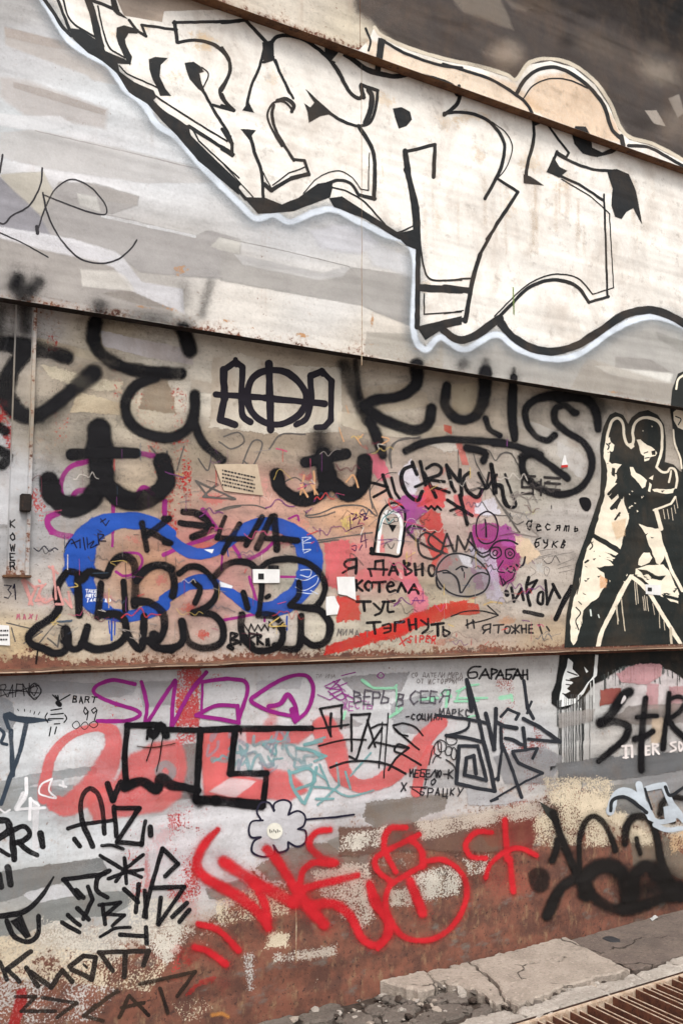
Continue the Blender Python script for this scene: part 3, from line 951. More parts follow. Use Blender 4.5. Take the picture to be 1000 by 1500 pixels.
t.d('A1', 'w6 845,282 872,312 850,368;w13 850,380 900,470 950,550 970,600 970,648;L w8 655,405 800,500 950,592 966,570;L w16 790,530 975,646;L w15 785,530 790,570 850,640 1000,772;L w7 805,540 832,590 1000,745', **D)
t.d('A2', 'L w16 0,95 100,85 185,178;w13 183,180 160,270 120,370 102,455;F 88,460 112,430 132,470;w14 0,200 30,250 30,310 0,380;w14 0,395 15,425 48,462;L w14 48,462 0,442;F 170,180 215,170 215,252 175,265;L w10 170,262 215,238', **D)
t.d('A2', 'w17 200,190 230,155 280,150 350,170 430,230 480,290 530,380 570,412 592,397;L w20 580,360 592,408;L w15 580,355 650,380;w14 650,380 645,440 620,510 570,527 500,505 430,460;w24 612,378 626,405 620,460 600,515', **D)
t.d('A2', 'F 345,435 370,452 388,430 350,375 420,440 460,475 410,485 365,512 358,470;w11 215,245 250,320 298,412;w6 225,250 270,370 292,402;w18 292,467 300,440 270,415 232,422;w10 295,462 260,427 215,432 190,482 210,542 250,612', **D)
t.d('A2', 'w14 217,440 210,485 232,560 300,672;L w12 300,668 345,672 365,732;L w19 362,728 290,746 207,797 175,770;L w6 345,700 280,725 212,775;F 80,540 140,546 122,570 126,600 105,570;w15 115,560 140,650 165,720 173,845;w5 130,620 160,700 205,785', **D)
t.d('A2', 'w18 570,527 612,592 636,655 638,740 635,832;L w17 637,832 570,816;w14 572,818 540,770 490,755 440,768;w5 340,810 400,745 480,715 540,740 580,792;L w5 580,792 612,797 615,640;F 95,828 180,830 250,858 320,830 400,770 462,763 450,825 380,852 300,882 200,892 150,892', **D)
t.d('A2', 'F 450,832 500,825 600,888 740,978 802,962 822,1002 740,1002 600,915 470,865;L w6 460,782 452,815;w7 460,785 520,800 600,850 700,960 740,972 800,945;L w15 0,540 42,602 42,652 0,622;L w14 0,715 100,832;L w5 0,680 130,825', **D)
t.d('A2', 'F 715,455 750,450 785,468 792,500 770,527 740,537 725,490;L w16 765,636 890,606;L w17 890,606 884,742;w24 765,632 780,740 800,850 812,1002;F 430,188 520,212 472,262 432,232', **D)
t.d('A2', 'w22 490,212 540,245 600,288 650,306 720,320 800,312 900,335 955,358 985,395', **D)
t.d('A2', 'F 462,252 492,215 508,222 482,262', col=(240,232,220))
t.d('A2', 'F 655,160 682,168 660,300 640,295;w10 600,120 620,170 612,212;w13 665,165 760,220 900,270 1002,285', **D)
t.d('A3', 'w13 -5,268 100,300 200,335 290,390 340,430 372,482;w17 300,395 340,330 400,290 470,283 550,320 620,380 670,450 700,540 742,582;w6 330,412 370,360 440,330 520,335 600,370;L w20 740,570 748,610;w14 770,610 850,615 920,650 1000,695 1150,760', **D)
t.d('A3', 'w16 62,360 65,400 50,440 0,482;w15 0,475 60,470 130,480 200,520 250,600 240,690 210,760 170,832;w5 200,510 260,560 285,620 260,700 225,745;L w12 225,750 308,803;L w14,1 308,803 180,1002'.replace('w14,1', 'w15'), **D)
t.d('A3', 'w15 370,482 374,580 347,690 342,760;F 333,732 360,740 415,776 333,766;F 362,480 432,508 380,524;L w10 420,508 520,640 510,660 470,635;L w13 470,635 440,715;F 430,720 455,658 480,700 512,715 480,742', **D)
t.d('A3', 'w12 475,648 560,690 640,712 700,716 760,730;F 680,715 720,709 770,730 800,800 826,937 790,868 760,885 740,914 715,906 700,860 705,790;F 535,562 550,530 590,533 612,570 617,620 660,640 700,622 745,612 700,642 640,657 580,642 545,602', **D)
t.d('A3', 'L w12 480,735 560,770 667,840;L w5 490,750 610,820 692,895;', **D)
t.d('A6', 'L w14 305,95 220,220 150,350;w20 150,350 118,460 88,630;L w9 667,100 682,525;L w5 690,180 708,490 620,517;L w12 687,527 605,552;w15 605,552 560,490 500,462 430,460 350,492 280,560 220,622;w6 620,517 560,452 480,433 400,450 320,500 210,610', **D)
t.d('A6', 'w34 -5,668 60,708 130,690 200,640 232,620;w34 225,625 280,690 360,740 450,757 550,732 650,672 750,605 850,583 920,598 1010,645 1140,740 1310,780 1450,700 1530,540 1500,330 1330,200;L w8 0,460 120,450;L w26 0,490 105,500;L w18 0,632 88,622;L w4 0,600 80,585', **D)
t.d('A5', 'w22 768,-5 800,100 817,200 822,330;L w22 820,320 815,655;F 815,655 1000,610 1000,642 920,662 850,707;w8 827,300 845,410 880,457 1000,457;L w30 825,490 1000,500;L w6 845,515 845,602 1000,590;F 740,280 805,248 822,332 770,312', **D)
t.d('A6', 'L w7 288,490 291,600', col=(128,150,84), soft=.7, op=.8)
t.done(['top', 'upper'])

t = Tag('marker_scrawl', 'thin grey looping scrawl on the pale paint beside the mural', col=(56,54,58), soft=.35, grit=.3)
t.d('A4', 'w8 178,-10 170,60 125,145 50,190 20,222 -5,217;w7 155,262 185,170 230,80 300,37 380,70 440,140 442,182 380,175 280,140 180,100;w8 180,92 200,180 250,280 330,365 420,388 492,372 550,325 573,290;w6 0,260 90,300 202,362;L w16 155,235 158,262')
t.d('A1', 'w9 12,648 0,722')
t.done(['upper'])

# ---- base paints of the middle plate
t = Tag('paint_patch', 'wash of old paint under the tags', feather=6, op=.7, grit=.5, mott=.4, fine=.4, wear=.2, gap=None)
t.d('B1', 'F 430,165 600,200 790,240 800,290 620,260 440,215', col=(226,220,222), op=.8)
t.d('B1', 'F 160,190 350,240 430,280 600,310 600,330 380,270 160,215', col=(214,200,176))
t.d('B1', 'F 190,310 330,350 500,380 500,400 330,375 220,340', col=(218,206,182), op=.8, feather=12)
t.d('B1', 'F 330,420 520,470 530,500 300,490', col=(222,206,178), op=.8)
t.d('B1', 'F 620,390 680,360 725,490 600,470', col=(168,154,136), op=.7, feather=12)
t.d('B1', 'F 820,380 990,400 990,420 820,400', col=(226,218,204), op=.8, feather=12)
t.d('B1', 'F 0,560 60,540 60,640 0,660;F 0,690 40,680 45,960 0,960', col=(205,205,208), op=.8)
t.d('B2', 'F 40,80 150,60 330,110 560,120 560,370 250,380 30,350', col=(222,213,198), op=.85, feather=8)
t.d('B2', 'F 560,300 1000,360 1000,400 720,390 560,340', col=(222,210,190), op=.7)
t.d('B3', 'F 110,200 380,170 480,230 500,290 230,330 120,290', col=(198,184,164), op=.8)
t.d('B3', 'F 640,180 780,170 790,330 660,330', col=(188,174,150), op=.8)
t.d('B3', 'F 540,530 660,520 670,548 600,545', col=(232,228,220), op=.9, feather=12)
t.d('B4', 'F 240,330 460,420 700,480 690,520 440,460 240,380', col=(206,200,192), op=.8)
t.d('B4', 'F 470,480 660,590 650,700 560,640 470,540', col=(210,206,202), op=.8)
t.d('B4', 'F 680,480 720,470 715,700 690,690', col=(196,192,186), op=.7)
for (cx, cy, rx, ry, col, op) in ((310,730,70,34,(222,120,118),.75),(375,715,60,40,(226,160,150),.7),(520,810,36,60,(228,116,120),.9),(545,850,60,36,(214,122,118),.7),
        (300,800,60,40,(206,100,100),.8),(330,800,70,50,(214,140,130),.6),(200,790,60,36,(196,120,110),.6),(235,850,60,40,(200,120,112),.7),(330,905,70,34,(222,140,140),.7),
        (440,770,40,44,(222,150,132),.6),(560,720,40,44,(226,170,150),.6),(500,720,40,30,(224,180,140),.6),(640,720,40,40,(216,150,150),.6),(560,760,30,44,(228,200,110),.5),(505,770,28,36,(230,205,120),.65),
        (650,690,34,26,(214,140,132),.6),(690,780,40,36,(212,150,160),.5),(70,880,60,34,(226,176,172),.7),(20,690,26,60,(196,120,120),.5),(35,600,26,60,(190,90,84),.7),
        (500,890,40,30,(220,214,204),.8),(690,870,44,40,(214,190,120),.4),(740,910,60,24,(208,150,110),.5),(60,930,60,14,(224,190,130),.6),(30,905,46,9,(226,140,180),.6),(640,830,40,60,(190,186,170),.6),(780,750,50,30,(196,190,130),.35),(790,830,50,36,(206,204,200),.7),(800,790,46,24,(190,186,182),.6),
        (280,890,60,30,(206,70,66),.6),(300,930,40,22,(202,70,62),.7),(220,940,30,16,(208,84,80),.5),(510,850,26,30,(226,96,104),.8),(650,940,60,12,(190,96,80),.4),(595,715,20,20,(226,200,204),.8),(640,790,60,40,(190,80,150),.4),(450,700,60,30,(206,90,100),.5),(250,700,40,30,(198,100,110),.4),(720,700,40,30,(200,110,110),.4),(420,790,50,40,(196,84,110),.5),(150,880,60,40,(206,130,140),.5)):
    t.cloud(cx, cy, rx, ry, random.uniform(-.3, .3), col=col, op=op, grit=.6, wear=random.uniform(.3, .5))
t.d('C2', 'F 530,540 620,560 720,760 710,860 670,860 620,720 560,620', col=(226,128,146), op=.85, feather=12)
t.d('C2', 'F 230,545 560,545 640,590 540,570 230,580', col=(222,122,128), op=.8, feather=12)
t.d('C2', 'F 90,740 205,745 215,870 90,880', col=(206,62,58), op=.9, feather=12)
t.d('C2', 'F 680,140 760,110 800,130 830,240 830,330 880,470 800,540 780,420 740,310', col=(214,78,78), op=.85, feather=12)
t.d('C2', 'F 0,350 130,330 160,430 110,560 60,640 0,620', col=(230,112,118), op=.8, feather=12)
t.d('C2', 'F 270,1000 420,960 600,900 800,820 1000,770 1000,800 820,870 640,940 460,1010', col=(206,52,48), op=.9, feather=12)
t.d('C4', 'F 0,255 150,210 330,140 450,90 560,80 450,120 300,180 130,240 0,270', col=(204,50,46), op=.9, feather=12)
t.d('B3', 'F 330,870 400,815 470,880 470,910 430,940 400,1000 370,1000 375,920', col=(168,72,150), op=.9, feather=12)
t.d('C2', 'F 565,0 690,0 700,90 640,150 600,250 570,200', col=(164,72,150), op=.9, feather=12)
t.d('B3', 'F 180,600 210,600 260,700 225,720 190,650', col=(232,120,140), op=.8, feather=12)
t.d('B3', 'F 360,690 400,640 440,740 420,800 370,780', col=(228,222,232), op=.85, feather=12)
t.d('B3', 'F 500,780 590,800 580,870 480,870', col=(226,90,90), op=.8, feather=12)
t.d('B3', 'F 680,840 800,840 790,930 690,920', col=(224,120,120), op=.7, feather=12)
t.d('B3', 'F 670,520 700,520 740,640 710,640', col=(208,120,112), op=.8, feather=3, wear=.3)
t.d('B3', 'F 600,410 640,420 640,460 600,440', col=(214,74,70), op=.8, feather=2, wear=.2)
t.d('C3', 'F 180,220 330,200 340,320 300,360 230,380 170,300', col=(172,66,142), op=.85, feather=12)
t.d('C3', 'F 280,330 460,310 490,420 440,600 380,620 320,560 280,470', col=(158,56,124), op=.9, feather=12)
t.d('C3', 'F 360,240 400,220 500,300 480,330 400,330', col=(176,84,160), op=.8, feather=12)
t.d('C3', 'F 160,480 280,540 280,640 200,640', col=(168,78,150), op=.75, feather=12)
t.d('C3', 'F 200,60 300,30 340,100 280,110 200,90', col=(226,222,232), op=.8, feather=12)
t.d('C3', 'F 160,380 300,400 330,640 370,740 280,720 250,560 170,470', col=(210,204,226), op=.6, feather=12)
for x in range(170, 340, 22):
    t.d('C3', 'L w9 %d,%d %d,%d' % (x, 380, x + 2, random.randint(440, 640)), col=(222,216,232), op=.55, soft=.7)
t.d('C3', 'F 480,290 560,330 620,410 560,450 500,380', col=(236,210,180), op=.8, feather=12)
t.d('C3', 'F 0,760 200,780 210,840 100,850 0,840', col=(206,70,56), op=.7, feather=4, wear=.3)
t.d('C3', 'S w30 240,780 300,760 370,770', col=(230,190,90), op=.6, soft=.8)
t.done(['mid'])

# red speckled runs on the middle and bottom plates
t = Tag('paint_speckle', 'run of red speckled paint', col=(190,54,52), feather=11, op=.8, grit=.4, fine=1.0, gap=None)
for (a, w1) in (('545,420 600,420 670,640 690,760 650,760 600,560', .64), ('200,170 240,170 240,240 200,240', .6), ('470,270 500,270 520,480 480,480', .66), ('720,400 780,400 800,900 730,900', .62),
          ('130,820 170,820 210,950 160,950', .6), ('230,480 290,500 280,620 230,620', .66), ('0,440 30,450 90,640 70,700 0,560', .42), ('660,700 720,700 740,1000 690,1000', .5), ('760,690 800,700 800,860 770,860', .55)):
    t.d('B1', 'F ' + a, wear=w1 + .08)
for (a, w1) in (('190,430 250,430 270,560 240,760 190,760', .6), ('360,150 440,200 420,330 370,300', .68), ('400,30 490,30 480,260 400,260', .30), ('400,260 470,270 460,700 400,720', .52),
          ('120,60 260,60 240,330 120,300', .68), ('540,50 680,50 640,120 550,100', .62), ('360,560 420,560 400,800 370,800', .48), ('480,590 530,590 530,800 480,850', .62), ('370,800 480,820 500,1000 360,1000', .5), ('200,740 250,760 250,1000 210,1000', .58)):
    t.d('C6', 'F ' + a, wear=w1 + .1, col=(190,50,50))
for (a, w1) in (('540,60 600,60 570,330 530,300', .66), ('690,150 790,150 830,370 720,420', .7), ('520,120 560,120 560,420 530,420', .64), ('700,640 740,640 760,820 720,820', .6)):
    t.d('D1', 'F ' + a, wear=w1 + .08)
for (a, w1) in (('340,100 440,100 470,420 440,620 380,500', .66), ('470,480 560,470 620,700 540,760 510,640', .52), ('560,330 680,560 720,740 640,790', .58), ('340,820 560,810 580,900 340,920', .5), ('690,640 860,620 860,700 700,740', .62), ('760,740 860,740 840,840 750,840', .4)):
    t.d('C8', 'F ' + a, wear=w1 + .06, col=(150,60,50))
t.done(['mid', 'low'])

t = Tag('spray_doodle', 'thin magenta doodle under the black tags', col=(158,50,128), soft=.35, grit=.15, w=24, gap=None)
t.d('B1', '370,700 290,730 255,800 270,890;300,880 320,830 380,822;565,860 600,812 645,840;580,668 660,682;L w12 478,880 475,1000;240,915 200,955 215,1000;L 690,870 690,960')
t.d('B8', 'w38 340,90 285,110 285,160 330,205 420,225;w18 680,430 730,455 800,430 835,370 810,325 730,320;L w16 660,0 660,280')
t.d('C1', 'L w30 230,70 310,180;w22 400,270 440,330 450,380;L w20 500,460 545,610;L w20 350,715 560,672;w24 470,370 570,320 650,250;w24 0,330 120,280 300,220;L w14 340,310 340,420;L w16 660,460 780,460;L w14 590,690 590,720;w14 730,120 780,100 790,130')
t.done(['mid'])
t = Tag('spray_doodle', 'thin grey pencil-like loop', col=(104,98,94), soft=.4, grit=.3, w=7, gap=None)
t.d('B2', '80,400 140,380 165,420 110,450 60,420;150,530 200,420 240,430 200,520 160,500;270,450 320,390 420,390;330,590 380,570 420,610 370,640;420,730 480,720 560,690 660,690 720,730 690,640 700,500;w8 150,690 50,710;L 360,860 560,830;L 360,850 700,800;780,530 770,470 800,420 900,400')
t.d('B1', 'L w9 630,640 690,720 700,660;L 740,740 770,640;830,690 870,740 890,670 920,720;L w10 820,785 985,860 850,850 905,800;L w10 820,785 870,850')
t.d('B3', 'w8 290,650 290,560 350,490 450,490;w8 770,580 800,660 900,830 1000,960;w7 900,620 950,570 1000,580;w7 180,900 170,790 260,700 320,690')
t.d('B4', 'w8 0,510 60,520 100,580 130,540 190,540 230,600;w9 100,790 160,880 240,1000')
t.d('C3', 'w13 330,0 430,150 490,240;w9 230,30 280,100 350,125 430,120 430,105;L w9 430,110 430,170;w9 430,150 480,190 530,170')
t.d('C1', 'w8 300,75 400,45 520,40 600,60;w9 830,80 840,110 920,105 1000,80')
t.d('B8', 'L w9 40,730 250,780 140,850;L w9 70,760 90,840;L w9 330,730 220,860;L w9 340,740 400,760;L w12 280,820 340,870 350,800')
t.done(['mid'])

# ---- blue loop
t = Tag('spray_ring', 'thick royal blue figure-eight loop under the bubble letters', col=(42,84,174), soft=.16, grit=.1, mott=.08)
t.d('B8', 'S 1005,205,60 900,150,80 780,130,95 650,140,110 540,200,140 480,290,170 465,400,190 480,500,180 540,600,130 640,672,92 760,690,80 880,660,80 960,625,80')
t.d('C1', 'S 0,195,56 100,290,70 200,325,70 300,305,70 400,240,60 480,180,72 560,150,76 660,155,84 760,200,104 840,290,140 855,420,150 800,540,130 700,622,110 600,650,92 500,625,80 400,560,60 330,512,54 250,490,90 150,500,80 0,592,60')
t.d('B8', 'L w12 655,720 655,830;L w8 640,720 645,790;L w8 675,720 672,800')
t.d('C1', 'L w10 720,690 720,770;L w7 370,290 378,340')
t.d('C1', 'F 240,300 290,300 280,320;F 330,490 400,515 395,525 335,518', col=(240,242,248))
t.done(['mid'])
t = Tag('marker_note', 'white outlined scribble and three-line note on the blue loop', col=(205,214,232), soft=.4, w=6, grit=.35, op=.92)
t.d('C1', '810,230 860,230 810,260 860,260;810,300 860,300 820,320;L 810,240 815,310;800,420 860,420 850,460 800,450;770,470 830,480 900,450 890,500 820,540 770,520;780,550 870,560;860,540 900,560')
t.text('B8', 'ТАКБ', 505, 535, 17, 1.0, w=7, col=(235,238,245)).text('B8', 'ЛЮТО', 505, 562, 17, 1.0, w=7, col=(235,238,245)).text('B8', 'ТАКБЕЛО', 510, 588, 17, 1.25, w=7, col=(235,238,245))
t.done(['mid'])

# ---- fat black letters along the top of the middle plate
S = dict(soft=.5, grit=.22, gap=12.0, halo=.22)
t = Tag('spray_tag', 'fat black spray letter at the cover strip, crossing it', **S)
t.d('B1', 'S -20,205,76 80,218,80 200,242,74 280,266,66;S 115,240,70 45,330,84 28,430,88 80,500,82 150,512,72 220,472,66 300,408,74 390,335,84')
t.d('B1', 'S w90 75,-40 100,40 110,140', op=.7, soft=1, grit=.3)
t.d('B1', 'S w60 10,60 0,150', op=.5, soft=1, grit=.3)
t.d('B1', 'S w70 270,470 200,530 150,530', op=.3, soft=1, grit=.3)
t.d('P', 'S w16 0,660 12,668 4,682;S w14 0,625 8,632')
t.done()
t = Tag('spray_tag', 'curly black spray letter like a reversed three', **S)
t.d('B1', 'S 400,120,72 392,190,64 430,260,60 530,312,58 650,330,58 755,335,62;S w50 650,350 570,385 525,455 545,540 620,590 720,602 790,560 815,490 815,425;S w40 812,540 850,625 930,695')
t.d('B1', 'S w66 765,150 780,190 795,240;')
t.d('B1', 'S w80 430,95 500,105 600,110', op=.35, soft=1, grit=.3)
t.d('B1', 'S w80 640,110 720,130 790,140', op=.45, soft=1, grit=.3)
t.d('P', 'S w26 140,470 146,450', op=.5, soft=1)
t.d('A4', 'S w50 880,470 860,540 845,600', op=.35, soft=1, grit=.4)
t.d('A4', 'S w60 770,480 780,560', op=.18, soft=1, grit=.4)
t.d('A4', 'S w60 75,450 60,480;S w70 160,470 130,500', op=.75, soft=1, grit=.3)
t.done()
t = Tag('spray_tag', 'fat black spray trident shaped like an anchor, over magenta loops', **S)
t.d('B1', 'S w88 205,785 228,855 300,892 370,868 425,790;S 415,570,104 418,660,112 428,790,100;L w48 300,674 430,666 570,668;S w82 440,800 520,862 620,858 695,790 680,705', soft=.3)
t.done(['mid'])
t = Tag('spray_tag', 'smaller fat black trident between the loop and the gothic letters', **S)
t.d('B2', 'S w60 300,560 322,622 400,664 480,640 525,560;S w68 535,590 600,640 655,605 668,500;L w46 420,506 500,490 588,470;S w76 495,480 512,590', soft=.3)
t.d('B2', 'S w90 482,400 490,500', op=.8, soft=1, grit=.3)
t.done(['mid'])
t = Tag('gothic_lettering', 'crisp black brush lettering АФА with a crossed circle', soft=.12, grit=.05, w=32, col=(36,32,40), gap=20)
t.d('B2', 'L 78,120 82,240 64,328 125,350;L w27 78,120 130,86 158,108 152,240;w28 152,240 158,310 190,338;L w27 45,222 250,236 500,262;C w30 177,230 200,155 260,122 340,130 400,180 424,235 400,300 330,343 260,343 200,300;L w33 268,95 275,370;L w27 440,142 446,235;w27 446,235 425,320 380,350;L w26 440,146 490,125 530,165 526,330 500,358 465,360;L w22 128,76 132,100;L w20 488,120 492,140')
t.done(['mid'])
t = Tag('spray_tag', 'large black spray letter R half hidden under a grey fade', **S)
t.d('B3', 'S 10,60,90 70,210,90 150,390,70', op=.62, soft=.7, grit=.4)
t.d('B3', 'S w50 80,40 95,160 105,250', op=.7, soft=.8, grit=.3)
t.d('B3', 'S w68 165,385 205,480 240,585;S 440,60,86 435,170,80 340,242,72 200,262,72 130,298,60;S w70 145,315 230,372 350,422 440,440 508,400 525,312')
t.done()
t = Tag('spray_tag', 'large black spray letter between the R and the S, open at its top', **dict(S, gap=1.0))
t.d('B3', 'S 615,180,60 606,290,62 650,358,66 720,380,68 790,345,72 832,250,84 842,100,86;S w40 840,370 865,435 925,472')
t.d('B3', 'S w60 840,80 842,40;S w80 700,60 720,50', op=.45, soft=1, grit=.4)
t.d('B4', 'S 205,90,50 197,300,62 212,450,50', soft=.4)
t.d('B4', 'S w30 208,40 205,80', op=.5, soft=1)
t.done()
t = Tag('spray_tag', 'black spray S with a curl, a long underline stroke and a dot', **S)
t.d('B4', 'S 620,190,80 480,195,80 350,215,56 280,270,50 280,350,46 330,430,44 400,460,44 445,430,46;S 700,395,50 690,300,64 640,230,64 560,205,60 470,220,60;S w46 560,300 510,260 450,275 450,350 520,412 612,470 662,560 652,660 590,742 490,776 380,750 290,690 255,620 270,560 330,535')
t.d('B4', 'S w60 660,210 720,240 730,290', op=.5, soft=1, grit=.3)
t.d('B4', 'G 590,808 610,795 645,802 658,838 640,872 612,862;L w36 555,290 575,300')
t.d('B3', 'S w50 375,562 470,517 600,495 760,500 880,508 960,518')
t.d('B4', 'S w46 90,478 180,485 270,512 400,590 520,682;S w50 250,560 300,520 360,545')
t.d('B3', 'S w48 730,545 800,558 842,580 828,620')
t.done(['mid'])
t = Tag('stencil_word', 'small grey stencilled block word under the S', col=(52,48,48), soft=.2, w=15, op=.9)
t.d('B4', 'L 385,675 475,681;L 390,710 475,715;L 395,746 475,751;L 255,670 330,672;L 255,690 255,735 310,735;L 255,770 312,772;L w12 365,690 365,782;L w13 318,690 318,780;L w12 335,740 365,740')
t.done(['mid'])

# ---- names and notes on the middle plate
t = Tag('marker_tag', 'wiry black marker name with a star beneath the long underline', soft=.2, grit=.1, w=22, op=.92)
t.d('B3', 'L w18 160,745 270,772;L w18 190,830 262,790;L 240,702 290,840;w18 292,720 312,800 340,840;w24 410,650 360,675 352,740 390,820 445,852 470,800;L 412,630 440,700;L 460,625 492,762;L w18 430,772 520,735;w20 495,665 540,640 582,662 570,700 505,728 600,742;L 482,690 550,832;L w18 540,775 632,805;L 612,645 645,770 662,800;L 612,645 682,742 692,672;L 692,680 702,822')
t.d('B3', 'w22 745,690 715,720 732,790 790,832 822,790;L w18 800,690 842,782;L 872,640 892,812;L w18 850,780 905,702;w17 890,760 935,765 950,830 975,885 1005,890;L 620,850 680,890 765,942;L 690,822 735,992;L w16 635,912 690,892;L w14 488,885 508,902 524,885 545,906 560,886 582,908')
t.d('B4', 'w14 80,600 100,700 105,770;w13 0,740 40,740 60,650;w14 95,730 130,740 150,830 190,855 220,835 190,760 155,660')
t.done(['mid'])
t = Tag('marker_note', 'four-line black handwritten note beside the torn white paper', soft=.2, grit=.1, w=23, op=.92)
t.d('C2', 'w22 205,445 150,452 120,480 150,512 205,500;L 210,440 206,550;L w18 165,510 108,546;L w20 345,510 348,462 405,455 406,515;L w20 295,516 432,522;L w18 305,520 318,568;L w18 412,522 405,562;L 448,556 480,480 512,556;L w16 460,532 505,530;L 556,460 568,562;w20 558,472 602,480 572,508 614,532 575,562;L 635,480 646,562;L 692,480 692,562;L w16 640,526 690,516;C w20 745,492 780,500 784,545 755,570 735,535')
t.d('C2', 'L 206,600 206,672;L w20 250,602 206,640 252,676;C w20 295,608 322,640 298,674 270,642;L w20 330,616 422,610;L 376,616 376,682;w18 432,648 482,638 462,612 432,645 448,684 492,672;L w20 510,682 536,620 570,682;L w20 590,692 630,630 662,696;L w15 605,672 650,668')
t.d('C2', 'L 212,756 312,756;L 260,756 268,822;L w20 335,770 378,812;w20 412,760 388,832 345,856;L w20 400,758 490,752;w18 440,756 442,828 482,828;L 288,912 382,904;L 335,910 346,990;w19 402,932 452,920 458,968 410,988;L w15 410,952 455,950;L 490,972 492,910 556,904;L 590,890 602,962;L 642,885 646,958;L w16 595,930 642,922;L w18 680,892 722,922;w18 732,880 732,950 690,988;L 760,926 846,914;L 802,920 806,1002;w17 842,940 850,1010 892,985 850,962')
t.done(['mid'])
t = Tag('ghost_doodle', 'white ghost doodle with a small black beak, outlined in black', soft=.2, grit=.1)
t.d('C2', 'G 350,400 365,260 385,130 425,65 480,35 530,55 558,110 552,250 538,350 518,415 430,410', col=(206,190,178), feather=1, op=.8)
t.d('C2', 'F 360,390 370,290 400,270 410,390', col=(230,128,128), op=.8, feather=2)
t.d('C2', 'F 470,60 530,70 550,150 480,110', col=(170,80,150), op=.8, feather=2)
t.d('C2', 'w24 366,398 375,280 398,160 445,100 515,122 537,200 528,300 512,395;w14 400,130 430,90 470,110', col=(244,243,243))
t.d('C2', 'w20 335,400 355,260 378,130 420,62 480,32 532,52 562,112 557,250 542,350 522,422 430,414 310,402;L w34 318,370 325,402;F 442,192 497,198 472,246;L w16 438,152 445,158')
t.d('C2', 'C w7 485,140 512,145 508,170 485,165;w7 400,180 440,190 490,170', col=(70,70,74))
t.d('C2', 'w8 370,240 400,150 440,120 480,90;w7 420,130 440,180 480,150', col=(96,150,152))
t.done(['mid'])
t = Tag('marker_tag', 'grey-black looping marker word ending in M, below the ghost', col=(58,54,54), soft=.25, grit=.25, w=15, op=.92)
REG['F'] = (440, 620, .4)
t.d('F', 'w9 455,392 415,375 390,390 420,425 470,455 535,480;w8 495,395 470,415 470,440 500,465 520,470;w8 520,440 460,400 430,430 440,480 480,497 510,480;L w9 512,478 534,405 562,474;L w7 522,452 556,446;L w9 568,474 574,412 600,462 622,402 640,466;w7 640,470 665,490 690,480')
t.done(['mid'])
t = Tag('fish_doodle', 'round grey creature doodle with a big V-shaped smile', col=(50,48,50), soft=.2, grit=.15)
t.d('P', 'G 648,815 680,811 705,822 716,845 714,862 698,872 668,873 645,862 637,842', col=(160,152,152), op=.5, feather=3, grit=.6)
t.d('C3', 'F 60,420 130,420 150,500 90,480', col=(222,220,226), op=.7, feather=3)
t.d('P', 'C w2.6 660,812 678,812 698,820 713,837 716,850 708,866 690,873 672,873 655,866 642,852 638,838 645,822')
t.d('C3', 'w12 -60,545 0,550 50,600 72,690 110,640 160,570 220,545 275,560')
t.d('C2', 'w12 800,540 870,530 940,590 965,690;w14 790,580 800,640 825,665')
t.d('C3', 'w13 35,520 75,500 115,508;L w14 78,512 85,530;L w8 95,540 95,580')
t.done(['mid'])
t = Tag('face_doodle', 'purple long-eared face doodle with spiral glasses', col=(44,36,46), soft=.2, grit=.1, w=11)
t.d('C3', 'C 182,210 200,135 258,97 318,130 342,220 315,310 240,330 195,290;L w14 250,160 258,280;w12 270,390 220,400 170,360 120,300;C 320,442 282,410 300,362 350,362 365,410;C w8 320,420 302,400 320,380 340,395;C 402,430 398,380 440,368 466,405 440,440;C w8 430,420 415,405 430,390 446,405;w13 275,385 330,320 420,306 485,335;w10 380,455 340,530 392,545;C 408,520 435,498 462,512 440,545;L 360,570 380,640 400,620 378,590;w10 390,620 450,585 470,520;w16 478,485 500,502 530,480 542,430')
t.done(['mid'])
t = Tag('marker_note', 'two-line thin black handwritten note above the chunky tag by the stencilled figure', soft=.25, w=11, grit=.35, op=.92)
t.text('C3', 'десять', 550, 150, 70, 1.0, .09, w=11).text('C3', 'букв', 610, 280, 70, .92, .06, w=11)
t.done(['mid'])
t = Tag('marker_note', 'rows of faint thin scribble on the grey wash', col=(110,106,104), soft=.5, w=4, op=.7, grit=.35)
t.d('C3', 'L 640,385 760,370;L 620,445 900,390;L 640,430 740,405;L 780,490 900,440;L 780,515 880,490;L 790,545 900,520;580,500 620,540 580,570;C 690,500 720,520 700,570 680,540')
t.done(['mid'])
t = Tag('marker_tag', 'chunky black marker tag ending at the stencilled figure\'s outline', soft=.15, grit=.1, w=23, op=.92)
t.d('C3', 'L w36 405,685 410,705;L 442,655 462,755;L 460,755 515,662;L 512,665 530,742;w24 568,580 552,640 560,710 578,782;L w20 565,630 628,600 575,690;C w22 640,700 672,690 668,770 636,760;L 690,602 702,775;L 702,775 752,650;L w26 745,630 795,725;L w38 882,650 820,760 765,885;L w32 535,828 670,858')
t.done(['mid'])
t = Tag('marker_note', 'small black block words under the chunky tag', soft=.25, w=14, col=(40,38,40), grit=.35, op=.92)
t.d('C3', 'L 118,890 122,950;L 110,930 170,900;L 160,890 170,950;w13 285,920 235,935 240,965 285,955;L 290,920 285,985;L 255,965 235,990;L 310,930 385,925;L 350,930 345,985;C 400,940 430,945 425,985 395,980;L 440,935 500,985;L 500,930 445,990;L 470,925 470,990;L 515,930 520,985;L 550,925 550,985;L 515,955 550,955;L 595,925 570,930 570,985 600,985;L 570,955 595,955;L w17 645,925 665,990;L 700,940 720,970')
t.d('C3', 'w10 0,865 100,830 220,825 340,850;L w10 270,785 345,855 260,890 150,915')
t.done(['mid'])
t = Tag('marker_tag', 'black brush-marker Cyrillic name slanting over the blue loop', soft=.42, grit=.25, w=40, halo=.1, op=.92)
